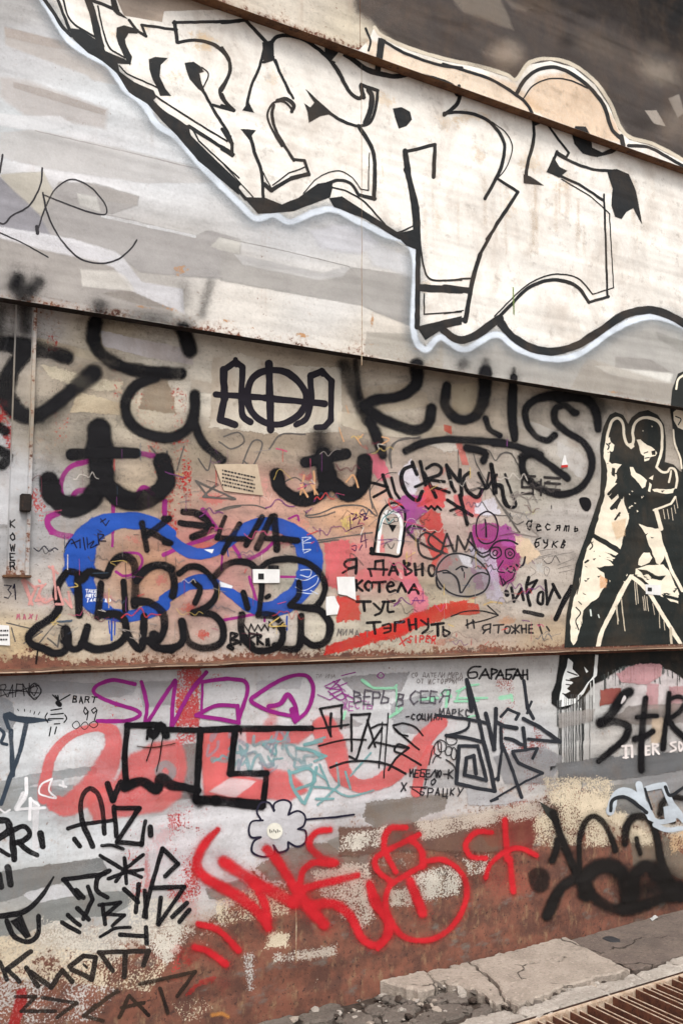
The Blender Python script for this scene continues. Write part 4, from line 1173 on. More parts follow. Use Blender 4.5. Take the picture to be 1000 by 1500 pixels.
t.d('B8', 'L 832,148 862,302;L 992,118 855,222;L 860,190 1000,262')
t.d('C1', 'w46 115,78 190,88 262,140 248,192 168,226;L w42 95,145 280,166;L w30 357,110 312,232;L w36 312,232 490,240;L w34 442,150 345,320;L w38 575,110 482,272;L w42 630,108 545,290;L w46 645,108 662,300;L w40 600,236 700,235;L w44 700,238 780,246')
t.d('C1', 'L w30 0,260 35,268;L w40 0,120 25,120')
t.done(['mid'])
t = Tag('bubble_tag', 'two-storey black bubble-letter throw-up straddling the blue loop', soft=.4, grit=.2, w=50, halo=.14)
t.d('B8', '460,442 400,430 352,490 328,560 345,640 300,702 220,752 168,812 190,855 260,882 320,908 380,892 400,830 395,775;w62 385,770 382,830;w50 388,830 420,880 470,870 500,800 512,755;w50 480,850 560,882 660,868 732,812 732,722 680,680 580,682;L w48 592,500 575,692;L w50 455,450 466,682;480,475 520,432 570,440 622,450 660,382 720,340 780,372 792,450 790,625;L w42 725,490 735,652')
t.d('B8', '800,482 860,412 940,390 1005,412;790,602 880,612 952,672 962,762 930,832 870,832;w64 900,800 920,815;w45 742,782 780,850 830,872 845,690;w50 870,832 920,872 1005,885')
t.d('C1', 'w46 0,392 40,422 62,500 50,572;w42 90,440 150,400 220,410 282,470 312,542 270,622 170,670;w36 172,490 212,532 182,612;w46 172,670 280,680 342,742 342,832 280,872 200,872 140,832 108,722;w46 105,720 110,832 60,872 0,882;w42 300,452 360,392 430,370 500,380 552,412 620,370 700,355 780,360 860,392 922,452 942,532 902,622 840,642 740,626;w36 790,490 790,562 742,622')
t.d('C1', 'L w38 465,552 490,642;L w38 575,500 556,682;w44 556,682 640,690 692,752 690,832 640,882 540,890 490,842 452,772 456,682;w44 650,862 720,882 792,862 802,690;w46 840,642 920,662 972,742 950,832 880,862 810,822;L w30 600,580 615,570;L w30 620,405 660,405')
t.d('B8', 'L w10 225,880 212,970')
t.done(['mid'])
t = Tag('marker_tag', 'small thick black marker initials between the bubble letters', soft=.2, w=15, grit=.35, op=.92)
t.d('C1', 'w18 395,790 430,800 400,825 440,840 380,860;L 390,790 390,850;L 450,790 450,855;w15 450,792 485,805 450,825 480,855;L 500,785 500,855;w15 500,790 535,800 505,825 530,855;L 545,790 550,855;w15 545,795 570,805 550,825 580,855;L 600,825 600,860;L 612,822 615,860;w30 380,870 400,880;L w8 470,740 495,780 510,735 530,780 550,740 570,775 590,740 610,775 615,720 640,760 660,750 680,780')
t.done(['mid'])
t = Tag('marker_word', 'upright black marker letters KOWER on the cover strip', soft=.25, w=9, grit=.35, op=.92)
for ch, yy in zip('KOWER', (130, 208, 270, 325, 378)):
    t.text('B8', ch, 60, yy, 46, 1.0, w=9)
t.done(['strip'])
t = Tag('marker_tag', 'tiny dark scribbled name crossing onto the blue loop', soft=.3, w=8, col=(34, 32, 50), grit=.35, op=.92)
t.d('B8', '200,290 230,310 260,280 290,310 320,290 340,300;380,290 420,240 450,290;L 420,265 470,245;L 470,240 470,290;L 490,230 500,300;L 510,230 515,290;w8 520,270 550,250 530,290 570,270;L 575,205 580,270;w8 575,210 610,215 580,245 620,250;L 590,120 620,160 640,130;L 620,120 590,140')
t.text('B8', '31', 25, 510, 80, .55, w=8)
t.done(['mid'])
t = Tag('spray_tag', 'faded salmon pink letters beside the cover strip', col=(232,166,160), soft=.4, op=.9, w=16)
t.d('B8', 'L 130,480 190,620 145,480;L 140,470 210,530 170,620;L 200,520 250,510 210,600 260,590;w14 270,500 230,550 260,610 310,590;L 310,400 330,590;L 290,400 340,440;L 340,520 370,620 330,620;L 400,550 420,640 380,590;L 230,480 235,490')
t.text('B8', 'MAXI', 100, 680, 30, 1.2, w=8, col=(196,110,130))
t.done(['mid'])
t = Tag('marker_tag', 'dark purple scribble and tiny initials left of the ghost', col=(86,40,84), soft=.3, w=8, grit=.35, op=.92)
t.d('C2', '170,110 210,120 180,160 240,130 220,190;L 230,110 290,150;w10 240,120 280,110 260,160 290,140;L 160,120 165,220;140,240 200,210 250,200;L 270,250 280,360;L 250,270 240,320 290,300;175,350 205,345 200,385 175,370;230,380 250,340')
t.done(['mid'])
t = Tag('marker_note', 'small red star-flanked word below the four-line note', col=(206,60,60), soft=.3, w=7, grit=.35, op=.92)
t.text('C4', 'SIPER', 335, 205, 28, .9, .0, w=7).d('C4', 'L 300,205 320,245;L 300,240 330,215;L 420,205 440,225')
t.done(['mid'])
t = Tag('marker_note', 'small grey handwritten word below the white scrap', col=(110,104,100), soft=.4, w=6, grit=.35, op=.92)
t.text('C4', 'МИМА Т', 40, 175, 26, .95, .05, w=5)
t.done(['mid'])
t = Tag('spray_tag', 'orange and pale scratches around the smaller trident', col=(230,176,130), soft=.5, w=9, op=.8)
t.d('B2', 'L 400,600 430,650;L 415,560 400,640;L 440,590 470,640;L 455,545 460,640;w8 590,590 620,560 640,610;L w5 560,360 580,420;L w6 630,400 650,430;L w6 640,410 660,390;L w6 600,300 590,270;w7 740,400 770,410 740,430')
t.done(['mid'])

# ---- years of thin scribble between the bigger tags
rs = random.Random(21)
t = Tag('old_scribble', 'thin old scribble among the bigger tags', soft=.4, grit=.35, gap=None)
boxes = [(490, 690, 780, 800, 56), (500, 800, 800, 945, 52), (250, 690, 480, 760, 22), (150, 770, 470, 930, 40), (60, 690, 150, 950, 16), (300, 640, 560, 690, 14), (1010, 700, 1200, 940, 12)]
cols = [(196,84,120), (124,66,124), (66,60,62), (92,86,84), (204,72,72), (228,196,112), (236,226,216), (150,140,134), (110,60,70), (70,90,110)]
for (xa, ya, xb, yb, n) in boxes:
    for i in range(n):
        x, y = rs.uniform(xa, xb), rs.uniform(ya, yb)
        k = rs.random(); L = rs.uniform(6, 26)
        if k < .45:                       # a signature: a run of loops and spikes
            q = []
            for j in range(rs.randint(4, 9)):
                q.append((x + j * L * .28, y + rs.uniform(-L, L) * .35))
        elif k < .75:                     # one loose swing
            q = [(x + rs.uniform(-L, L), y + rs.uniform(-L, L) * .6) for j in range(rs.randint(3, 5))]
        else:                             # a scratch
            q = [(x, y), (x + rs.uniform(-L, L) * 1.6, y + rs.uniform(-L, L) * .5)]
        t.d('P', 'S w%.1f ' % rs.uniform(.8, 2.2) + ' '.join('%.1f,%.1f' % p for p in q), col=rs.choice(cols), op=rs.uniform(.35, .85))
for i in range(70):                       # drips and flecks
    x, y = rs.uniform(80, 820), rs.uniform(640, 940)
    t.d('P', 'L w%.1f %.1f,%.1f %.1f,%.1f' % (rs.uniform(.7, 1.8), x, y, x + rs.uniform(-.5, .5), y + rs.uniform(4, 30)), col=rs.choice(cols), op=rs.uniform(.25, .7))
t.done(['mid'])

# ---- stencilled figure
t = Tag('stencil_figure', 'life-size black and cream stencil of a dancer in a cap and baggy trousers', col=(40,44,43), feather=1.0, grit=.15, soft=.25, mott=.12)
CR = dict(col=(250,238,216), feather=.6, soft=.25, mott=.1)
REG['E'] = (793, 586, 207.0 / 757)
CJ = dict(CR, jag=1.8)
t.d('P', 'F 825,965 829,900 838,855 843,826 856,790 868,755 878,725 880,690 878,650 883,625 892,608 900,604 911,608 919,622 924,612 935,604 948,601 962,608 971,622 974,650 972,677 985,681 994,690 1010,700 1060,690 1100,720 1112,800 1104,900 1120,965')
t.d('E', 'w15 345,250 350,190 365,130 385,103 410,100 432,130 438,190 455,235 475,245 488,215 485,165 500,120 540,96 590,100 628,122 640,165 640,260 625,320 612,360;w13 612,360 640,385 668,385 685,365 710,375 722,420 715,470;w10 690,380 678,440', **CR)
t.d('E', 'F 345,205 362,200 368,225 388,245 380,270 360,290 352,330 372,345 390,340 425,348 405,365 395,390 398,420 385,445 405,450 385,480 352,520 372,540 405,505 412,540 380,575 398,590 432,520 442,560 462,610 465,635 440,700 420,800 380,770 330,745 275,728 300,640 330,540 345,450 352,380 332,310 330,270', **CJ)
t.d('E', 'F 275,735 310,752 350,775 410,815 395,830 330,815 390,845 375,862 330,850 380,880 345,890 290,895 330,930 345,985 325,1010 300,1055 250,1090 220,1130 205,1210 185,1285 165,1312 152,1290 152,1180 165,1080 195,1000 215,890 240,800', **CJ)
t.d('E', 'F 505,218 525,213 545,232 575,245 600,268 612,285 604,300 580,305 572,320 545,328 548,300 530,285 520,250;F 470,362 488,365 500,385 520,400 545,418 562,432 552,465 535,472 520,445 500,430 478,400', **CJ)
t.d('E', 'F 455,240 490,225 492,250 475,265;F 572,445 582,455 580,490 566,488;F 590,480 640,475 690,480 712,470 700,495 660,500 600,492;F 570,420 595,405 590,425', **CJ)
t.d('E', 'F 520,660 560,680 600,690 628,690 640,740 665,810 655,840 630,880 612,870 590,810 560,740;F 515,880 520,850 545,820 575,815 588,845 570,870 530,888;F 500,905 560,890 610,885 650,880 680,920 700,970 735,1040 728,1088 690,1075 640,1050 580,1000 545,960 500,930', **CJ)
t.d('E', 'L w12 596,590 640,575 690,555 712,520;L w24 610,590 635,690;L w18 660,820 690,910 750,1020;S w24 300,1315 320,1240 380,1120 440,1000 475,945;S w22 475,945 530,985 590,1060 650,1160 740,1305', **CR)
t.d('E', 'L w18 355,505 405,455;L w20 372,580 425,520;L w12 390,640 415,605;L w26 272,725 340,765 415,812;F 560,925 620,945 660,940 640,965 590,955;F 640,1040 735,1062 730,1075 650,1055;F 510,905 560,915 600,935 540,930', jag=.8)
t.d('E', 'F 585,275 604,270 603,292 588,292;L w6 545,285 565,278;L w6 550,312 572,308;w6 215,870 205,960 185,1040;w7 180,1110 205,1140 180,1180 195,1230;w6 195,1080 210,1095;L w12 230,870 245,860;w8 250,745 270,780 255,800;F 375,365 388,370 385,410 372,400;w8 345,235 358,250 350,265;L w8 370,290 382,300', jag=.8)
t.d('E', 'L w9 258,1125 262,1155;L w8 300,1150 305,1165', col=(214,222,216))
t.d('E', 'F 310,940 345,965 340,1000 310,1005', col=(236,176,126), op=.7, feather=2, grit=.6)
t.d('E', 'F 375,660 440,640 440,720 400,740', col=(240,204,164), op=.6, feather=3, grit=.6)
rf_ = random.Random(5)
for (x, y, dx, dy, n) in ((395,420,30,60,8), (420,560,40,60,7), (300,800,90,60,9), (200,1120,24,120,8), (240,930,60,60,5), (560,930,60,40,6), (680,1000,50,50,5), (570,700,40,60,4), (360,290,24,60,6), (590,460,50,30,5)):
    for i in range(n):
        a_, b_ = x + rf_.uniform(-dx, dx), y + rf_.uniform(-dy, dy)
        L_ = rf_.uniform(4, 16)
        t.d('E', 'F %.0f,%.0f %.0f,%.0f %.0f,%.0f' % (a_, b_, a_ + L_ * 1.6, b_ + rf_.uniform(-L_, L_), a_ + L_ * .5, b_ + L_ * .7), jag=.6, feather=.5)
for (x, y, dx, dy, n) in ((470,620,40,120,6), (420,960,60,60,5), (500,500,80,60,6), (560,140,60,30,2)):
    for i in range(n):
        a_, b_ = x + rf_.uniform(-dx, dx), y + rf_.uniform(-dy, dy)
        t.d('E', 'F %.0f,%.0f %.0f,%.0f %.0f,%.0f' % (a_, b_, a_ + rf_.uniform(3, 9), b_ + 3, a_ + 2, b_ + rf_.uniform(4, 9)), **CJ)
for i, (x, y, l) in enumerate(((640,760,170),(655,770,150),(700,870,100),(730,870,105),(712,860,110),(775,920,80),(545,880,125),(510,930,120),(850,230,70),(880,230,70),(910,220,90),(930,200,60),(945,150,70))):
    t.d('B6', 'L w6 %d,%d %d,%d' % (x, y, x + 12, y + l), col=(214,200,180), soft=.4)
t.d('B7', 'L w8 505,40 520,170;L w8 545,0 570,220;L w6 820,90 825,200;L w6 855,150 862,215;L w18 905,200 910,320', col=(206,192,170))
t.d('B7', 'F 98,395 1010,375 1300,370 1240,480 1100,640 1010,575 960,535 900,500 800,480 700,472 600,472 540,490 480,530 400,580 350,602 290,672 240,722 150,782 100,792 40,752 40,680 70,600 90,480', col=(28,30,30), feather=2.2)
W2 = dict(col=(238,240,238), feather=.7, soft=.25, jag=1.0)
t.d('B7', 'F 160,425 187,450 182,500 232,550 160,570 192,602 140,640 166,660 115,690 152,722 212,716 300,602 342,552 354,398 372,398 366,547 312,592 262,682 202,752 95,777 90,722 120,560', **W2)
t.d('B7', 'F 270,485 300,515 290,525', **W2)
t.d('B7', 'L w10 150,520 220,545;L w10 140,580 200,590;L w9 140,612 190,620;L w10 115,680 150,690', col=(30,30,30))
t.d('B7', 'L w8 340,560 345,745;L w6 318,600 322,700;L w7 225,740 250,800', col=(226,228,226))
for i in range(26):
    x = random.uniform(60, 330); y0 = 760 if x < 130 else 720
    t.d('B7', 'L w%.1f %.0f,%.0f %.0f,%.0f' % (random.uniform(4, 9), x, y0 - 30, x + random.uniform(-3, 6), y0 + random.choice((60, 160, 300, 560, 760))), col=random.choice(((40,42,42), (60,62,62), (90,92,92))), soft=.4, op=.85)
for i in range(46):
    x = random.uniform(400, 995)
    y0 = 475 + (abs(x - 690) / 300) ** 2 * 95
    t.d('B7', 'L w%.1f %.0f,%.0f %.0f,%.0f' % (random.uniform(4, 11), x, y0 - 12, x + random.uniform(-2, 3), y0 + random.choice((20, 35, 60, 110))), col=random.choice(((44,48,47), (90,96,94), (120,124,122))), soft=.4, op=.8)
t.done(['mid', 'low'])
t = Tag('stencil_figure', 'second stencilled figure, only its edge showing past the dancer', col=(44,46,45), feather=1.0, grit=.08, soft=.25)
t.d('P', 'F 981,600 984,570 992,548 1010,540 1030,560 1040,620 1070,660 1075,702 1000,702 992,660 985,630')
t.d('B5', 'w16 945,200 960,130 1000,95;F 925,370 960,340 1005,370 1005,500 960,480 930,430;w14 925,500 935,600 970,690 985,780;w14 1000,95 1060,110 1090,170 1100,260 1130,420;F 1030,300 1090,330 1080,450 1040,480;F 1100,700 1180,680 1240,900 1150,860', **CR)
t.d('B5', 'w10 940,400 980,420 960,460;L w10 960,640 990,700')
t.done(['upper', 'mid'])

# ---- bottom plate: washes
t = Tag('paint_patch', 'brushed patch of paint on the bottom plate', feather=7, op=.72, grit=.6, mott=.25, wear=.12, fine=.3, gap=None)
t.d('C5', 'F 0,190 200,190 600,215 760,250 700,280 400,250 0,260', col=(150,150,154), op=.75, feather=5)
t.d('C5', 'F 0,290 60,330 80,420 50,480 0,460', col=(134,138,144), op=.85)
t.d('C5', 'F 0,790 300,730 560,700 560,720 300,760 0,830', col=(150,154,156), op=.9)
t.d('C5', 'F 0,860 260,820 420,850 420,900 0,950', col=(140,146,150), op=.8)
t.d('C5', 'F 830,210 1000,200 1000,320 850,330', col=(160,158,160), op=.7)
t.d('C6', 'F 410,360 480,350 470,560 300,610 420,480', col=(136,130,130), op=.8)
t.d('C6', 'F 190,610 400,590 480,570 420,620 200,650', col=(200,198,200), op=.7)
t.d('C6', 'F 740,90 910,75 905,100 740,110;F 100,90 230,80 200,130 90,130', col=(168,166,170), op=.7)
t.d('D1', 'F 0,375 200,345 420,312 435,345 300,385 200,420 110,450 0,480', col=(122,124,124), op=.9)
t.d('D1', 'F 110,460 240,425 300,430 320,480 160,490', col=(214,214,218))
t.d('D1', 'F 0,560 160,500 330,470 520,450 560,480 480,530 240,560 100,610 0,620', col=(132,134,132), op=.9)
t.d('D1', 'F 0,20 300,10 320,50 100,90 0,110', col=(150,156,158), op=.7)
t.d('D1', 'F 870,440 1000,405 1000,450 880,470', col=(140,142,142), op=.8)
t.d('C7', 'F 0,310 200,290 260,320 140,350 0,350;F 180,60 540,30 500,120 240,130', col=(152,150,152), op=.8)
t.d('C7', 'F 460,210 700,150 740,200 640,370 480,360', col=(160,160,164), op=.7)
t.d('C7', 'F 320,800 760,745 740,810 600,850 560,940 500,1000 340,1000 390,870 310,850', col=(128,120,114), op=.92, wear=.12, feather=10, fine=.5)
t.d('C7', 'F 600,940 1000,870 1000,1000 560,1000', col=(122,98,90), op=.9, wear=.15, feather=10, fine=.5)
t.d('C7', 'F 600,600 1000,600 1000,680 640,690', col=(158,158,160), op=.6, feather=5)
t.d('C8', 'F 340,560 620,500 720,560 660,700 400,700', col=(160,160,164), op=.6, feather=5)
t.d('C8', 'F 660,610 960,590 1000,600 1000,650 800,670 760,680 740,620', col=(122,122,122), op=.9)
t.d('C8', 'F 180,740 320,760 480,800 350,820 190,830', col=(190,188,190), op=.8)
t.d('D2', 'F 370,290 440,240 560,200 700,190 820,150 820,330 640,340 420,330', col=(128,112,104), op=.9, wear=.25, feather=12, fine=.5)
t.d('D2', 'F 160,400 300,350 330,390 200,420;F 660,180 820,130 880,110 880,160 700,210', col=(138,134,130), op=.85, wear=.15, feather=6)
t.d('D2', 'F 830,40 1000,10 1000,130 880,120 820,90', col=(130,122,116), op=.9, wear=.15, feather=6)
t.d('D3', 'F 170,130 330,110 560,80 800,50 810,170 700,210 500,210 340,200 0,230 0,130', col=(112,84,76), op=.92, wear=.22, feather=12, fine=.5)
t.d('D3', 'F 560,100 640,80 800,60 800,180 620,190', col=(122,66,60), op=.8, wear=.25, feather=10, fine=.4)
t.d('D4', 'F 0,180 130,150 140,290 100,370 0,360', col=(122,62,56), op=.8, wear=.25, feather=10, fine=.4)
t.d('D4', 'F 560,20 740,0 800,140 660,180 560,150', col=(134,134,132), op=.8)
t.d('D4', 'F 700,300 820,330 840,440 720,460;F 880,300 1000,420 1000,540 910,500', col=(120,112,100), op=.8, wear=.25, feather=8)
t.d('D7', 'F 340,410 480,390 470,470 340,495', col=(160,86,80), op=.9)
t.d('D7', 'F 500,310 700,330 800,260 810,200 730,190 560,220 480,270', col=(212,160,164), op=.75)
t.d('D7', 'F 720,360 780,360 770,530 710,530;F 900,380 980,380 970,520 900,560', col=(212,164,168), op=.75)
t.d('D7', 'F 560,540 1000,520 1000,640 640,660 460,620', col=(150,142,138), op=.75)
t.d('D7', 'F 0,1010 300,960 1000,910 1000,1020 760,1060 400,1110 0,1130', col=(112,113,115), op=.9)
t.d('D7', 'F 0,600 260,560 240,640 0,680', col=(176,170,166), op=.6, feather=6)
t.d('D7', 'F 760,640 830,640 820,800 740,820', col=(220,198,174), op=.8)
for (cx, cy, rx, ry, col, op) in ((240,1230,80,110,(226,192,196),.7),(280,1330,60,60,(214,168,166),.6),(420,1120,90,50,(224,208,212),.5),(230,1400,90,50,(186,130,120),.5),(330,1440,70,50,(150,80,74),.4),(285,1270,26,150,(206,70,72),.6),(215,1270,20,120,(206,90,92),.45),(280,1400,50,70,(170,70,66),.5)):
    t.cloud(cx, cy, rx, ry, 0, col=col, op=op, wear=.42, fine=.6, grit=.5)
t.done(['low'])
t = Tag('paint_chips', 'flaked pale paint left over the rust', col=(218,210,197), feather=20, op=.88, grit=.4, fine=.88, gap=None)
for (reg, a, w1) in (('D2', '200,430 330,380 480,400 500,470 200,520', .52), ('D2', '430,580 480,580 480,610 420,610', .4), ('D2', '530,650 680,630 680,650 530,665', .36), ('D2', '440,655 520,645 520,670 440,675', .5),
                     ('D2', '600,310 820,280 840,480 800,540 720,460 640,400', .46), ('D2', '310,650 340,650 335,800 320,800', .55), ('D3', '0,280 100,280 130,500 80,540 0,480', .46), ('D3', '300,330 440,280 500,320 480,390 340,420', .42),
                     ('D3', '200,390 290,380 290,440 210,440', .45), ('D3', '520,260 600,250 600,300 530,310', .46), ('D3', '330,110 560,70 800,20 820,60 560,110 340,160', .38), ('D3', '0,160 170,130 170,190 0,210', .42),
                     ('D1', '180,560 420,600 560,640 480,740 160,720', .50), ('D1', '0,640 200,680 700,740 620,860 0,800', .56), ('D1', '0,800 300,830 500,850 400,980 0,1000', .62), ('D1', '550,480 720,480 800,620 700,740 560,640', .48),
                     ('D4', '150,180 330,150 380,330 240,360 140,330', .46), ('D4', '400,50 480,50 520,160 560,200 430,190', .30), ('D4', '430,210 530,220 560,340 430,350', .46), ('D4', '680,250 810,300 800,330 700,310', .34), ('D4', '840,210 1000,260 1000,300 900,260', .36),
                     ('D2', '0,860 120,830 200,900 60,930', .6), ('C8', '640,680 1000,690 1000,840 900,860 660,820', .40), ('C8', '700,840 860,860 880,1000 720,960', .46), ('D4', '590,160 650,180 640,230 580,210', .34)):
    t.d(reg, 'F ' + a, wear=w1 + .04, col=random.choice(((218,210,197), (206,200,194), (222,206,180), (200,186,172))))
t.d('D4', 'F 920,300 1000,270 1000,360 940,390', col=(208,176,140), wear=.5)
t.d('D2', 'S w20 175,905 215,900 240,912', col=(206,140,78), op=.8, soft=1, grit=.6)
t.done(['low'])

t = Tag('spray_shape', 'broad salmon pink brush loops behind the black letters', col=(226,108,108), soft=.45, grit=.25, feather=7, mott=.15, op=.74, halo=.12)
t.d('C5', 'S 255,880,70 272,750,80 300,640,62 370,545,52 470,485,44 580,462,60 652,490,100 665,580,116 625,690,150 570,780,160 500,850,150 400,920,130 320,910,100', soft=.3)
t.d('C6', 'F 150,500 210,390 250,380 300,345 400,335 420,370 430,440 405,560 330,615 150,640 60,660 30,600 60,540')
t.d('C6', 'F 500,300 560,285 622,290 615,470 700,490 750,500 740,570 520,560', op=.9)
t.d('C6', 'F 770,450 850,465 890,490 930,535 860,572 780,562;F 640,290 960,285 900,330 700,330 640,320', op=.75)
t.d('C6', 'S w50 790,190 800,230 780,260', op=.5, soft=.8)
t.d('C7', 'S 60,350,160 120,480,150 150,590,120 210,660,92 300,685,84 420,640,96 560,520,116 660,390,104 735,312,90;S 680,470,60 630,570,64 595,720,70', soft=.2)
t.d('C6', 'F 640,300 680,300 690,440 650,450;F 540,540 620,490 720,500 640,560', col=(222,212,214), op=.7, feather=4)
t.d('C6', 'C w34 320,450 350,425 380,450 370,480 335,480', col=(150,150,152), op=.8, soft=.4)
t.done(['low'])
t = Tag('spray_tag', 'teal scribbled letters over the salmon loops', col=(122,168,170), soft=.35, w=15, op=.9, grit=.2)
rnd = random.Random(4)
for i in range(26):
    x = rnd.uniform(520, 930); y = rnd.uniform(300, 430)
    t.d('C6', 'S %.0f,%.0f %.0f,%.0f %.0f,%.0f %.0f,%.0f' % (x, y, x + rnd.uniform(-10, 30), y + rnd.uniform(-40, 50), x + rnd.uniform(20, 60), y + rnd.uniform(-30, 40), x + rnd.uniform(20, 80), y + rnd.uniform(-50, 60)), w=rnd.uniform(9, 18), op=rnd.uniform(.5, .9), col=rnd.choice(((122,168,170), (140,170,175), (150,152,165))))
t.d('C6', '865,455 880,520 920,585;870,465 950,445 970,500 900,530;980,440 960,520 930,590;900,360 960,370 1000,400;930,345 1000,330')
t.d('C7', 'L 0,480 70,510 0,540;L 0,420 60,400;L w13 330,490 270,560 210,625;L 130,550 145,680 20,795;w14 0,690 100,700 200,745 345,710;L 30,560 90,700;L 0,600 60,640;L 10,760 110,760;L 180,600 210,700', op=.85)
t.done(['low'])
t = Tag('spray_tag', 'mint green sprayed arrow strokes across the pencilled motto', col=(158,224,186), soft=.45, w=16, op=.85, grit=.2)
t.d('C7', 'L w22 280,65 320,95;w15 310,85 350,110 460,110 480,95;L w12 480,110 480,250;w20 440,280 490,250 510,230;L w15 620,180 720,170;L w18 670,170 690,185;w15 180,250 170,290;w14 830,130 900,100 960,90;L w14 820,190 960,185')
t.d('C8', 'w14 110,230 130,170 190,130;L w14 110,210 290,210;L w30 370,210 430,200;L w20 60,180 50,260;w16 20,190 50,160 80,200;L w16 430,190 440,225;L w12 180,320 230,310')
t.done(['low'])

t = Tag('spray_tag', 'thin magenta spray word SWAG along the top of the bottom plate', col=(150,40,128), soft=.22, grit=.1, w=18)
t.d('C6', '222,92 130,75 62,100 55,132 130,170 230,202 240,226 180,246 65,246;250,82 272,180 262,266;268,266 340,150 390,76;392,80 380,180 376,270;376,270 450,130 520,42;L w12 505,85 500,200;500,82 620,70 692,100 652,250;478,222 560,182 640,182;L 478,222 560,235 652,252;w20 650,182 655,252;890,250 942,200 967,112 932,55 840,70 740,130 708,162 780,202 890,228;w20 780,185 830,172 860,135 890,180 902,238;w26 880,200 890,240')
t.done(['low'])
t = Tag('marker_tag', 'tangled magenta marker scribble above the wiry black tag', col=(150,60,140), soft=.3, w=8, grit=.35, op=.92)
t.d('C7', 'L 60,100 150,60 90,120 190,80;L 70,110 160,120 90,150;80,130 150,180 200,150;L 20,150 90,180 160,140 230,170;L 140,90 190,180;L 110,70 180,130;L 240,20 160,40;C 370,40 390,20 410,40 390,55')
t.text('C7', 'ЖЕСТЬ', 165, 190, 46, .8, w=7, col=(170, 100, 160))
t.done(['low'])
t = Tag('marker_note', 'grey pencilled motto ВЕРЬ В СЕБЯ between green arrows', col=(92,86,96), soft=.35, w=10, grit=.35, op=.92)
t.text('C7', 'ВЕРЬ', 235, 125, 70, .78, .05, w=11).text('C7', 'В', 485, 140, 68, .8, w=10).text('C7', 'СЕБЯ', 560, 128, 74, .8, 0, w=10)
t.text('C7', '-СОЦИАЛ', 535, 262, 34, .95, 0, w=10, col=(52,50,54)).text('C8', 'МАРКС', 10, 275, 40, .95, 0, w=9, col=(70,70,74))
t.done(['low'])
t = Tag('marker_note', 'faint rows of tiny writing under the ledge', col=(128,120,118), soft=.5, w=5, op=.8, grit=.35)
t.text('C7', 'СОЗДАТЕЛИ МИРА', 570, 22, 26, .85, 0, w=5).text('C7', 'ОТ ИСТОРИИ', 600, 58, 26, .95, 0, w=5).text('C7', 'ТИШИНА', 10, 30, 22, .9, 0, w=4).text('C8', 'НОЧИ', 60, 85, 24, 1.0, 0, w=5)
t.done(['low'])
t = Tag('marker_tag', 'black hollow marker word БАРАБАН right under the ledge', soft=.2, w=13, grit=.35, op=.92)
t.d('C8', 'w13 255,25 205,30 180,58 188,92 232,86 228,60 186,62;L 245,95 282,40 305,95;L 262,76 300,74;L 316,98 318,40;w13 318,40 352,50 322,72;L 342,98 370,48 390,98;L 352,78 385,76;L 402,98 404,45 455,40;w13 402,72 434,75 424,98 402,98;L 442,98 470,42 492,98;L 450,78 490,76;L 502,48 500,98;L 526,45 528,102;L 500,76 526,72')
t.done(['low'])
t = Tag('marker_tag', 'wiry black marker tag with long crossbars over the salmon loop', soft=.2, w=15, col=(32,31,34), grit=.35, op=.92)
t.d('C7', 'L 30,232 160,212 156,345;L 35,235 95,392;L w18 96,262 92,380;L w13 -10,350 60,345 200,325;w12 25,450 100,430 200,412 300,415;L 215,268 325,262 245,532 205,512;L w14 215,268 218,480;L w14 310,300 355,455;L w15 318,462 395,345;L w9 398,310 378,578;L w9 432,262 405,640;w13 335,345 380,325 425,325;w14 360,430 460,450 550,462;w13 460,330 520,318 590,340 632,390;w13 462,342 500,380 545,392;L w13 470,350 610,472;w14 550,460 490,440 468,478 520,502 622,562;w14 552,462 480,520 432,592;w15 90,577 200,542 330,540 430,560 532,612')
t.done(['low'])
t = Tag('spray_tag', 'angular grey-black tag with a square spiral and long spikes', col=(48,50,56), soft=.2, w=23, grit=.15)
t.d('C8', 'L w26 170,102 198,285;L 172,102 236,322;L w20 0,310 190,335 300,360;w16 190,335 165,395 50,432;L 50,430 160,440 272,470;L w26 240,340 275,490 312,640 335,752;L w22 335,755 220,735 108,708 125,490 235,492 285,690 158,660 168,560 212,548 225,652;L w25 282,300 332,510;L w24 342,272 330,512;L w20 372,320 412,275 478,302 460,335;L w24 345,350 385,372 462,385;L 368,385 375,500;L w18 380,480 352,690;L w16 330,690 350,675;L w20 380,490 440,640 488,790;w22 395,445 440,455 492,482;L 500,385 515,512;L w19 440,522 582,505 555,562;L w22 440,530 470,590 612,650;L w13 612,650 450,730 310,812;L w22 506,110 528,270 560,328;L 500,330 600,380 714,466;L w20 714,466 530,450;L w16 525,300 552,230;L w13 310,815 352,800')
t.done(['low'])
t = Tag('marker_tag', 'small bubble scribble and two-line note left of the square spiral', soft=.25, w=7, col=(44,42,46), grit=.35, op=.92)
t.d('C7', 'C 705,440 740,430 735,500 700,490;C 725,420 760,425 770,470 730,480;C 770,400 830,410 820,440 780,440;C 770,460 800,460 795,500 770,500;C 810,460 830,480 820,530 800,510;w7 670,560 690,470 720,420;w7 690,550 710,510 740,520;w9 770,530 810,560 830,600')
t.text('C7', 'МЕБЕЛЮ-К', 555, 590, 44, .74, .02, w=9).text('C7', 'ТО', 640, 640, 36, 1.2, 0, w=8).text('C7', 'БРАЦКУ', 620, 700, 46, .95, 0, w=8).text('C7', 'X', 510, 668, 50, 1, w=10)
t.d('C7', 'L w8 560,690 660,690;L w8 570,700 630,740')
t.done(['low'])
t = Tag('spray_letters', 'heavy black outlined block letters hung from a long bar', soft=.35, grit=.15, w=28, col=(20,19,22), halo=.12)
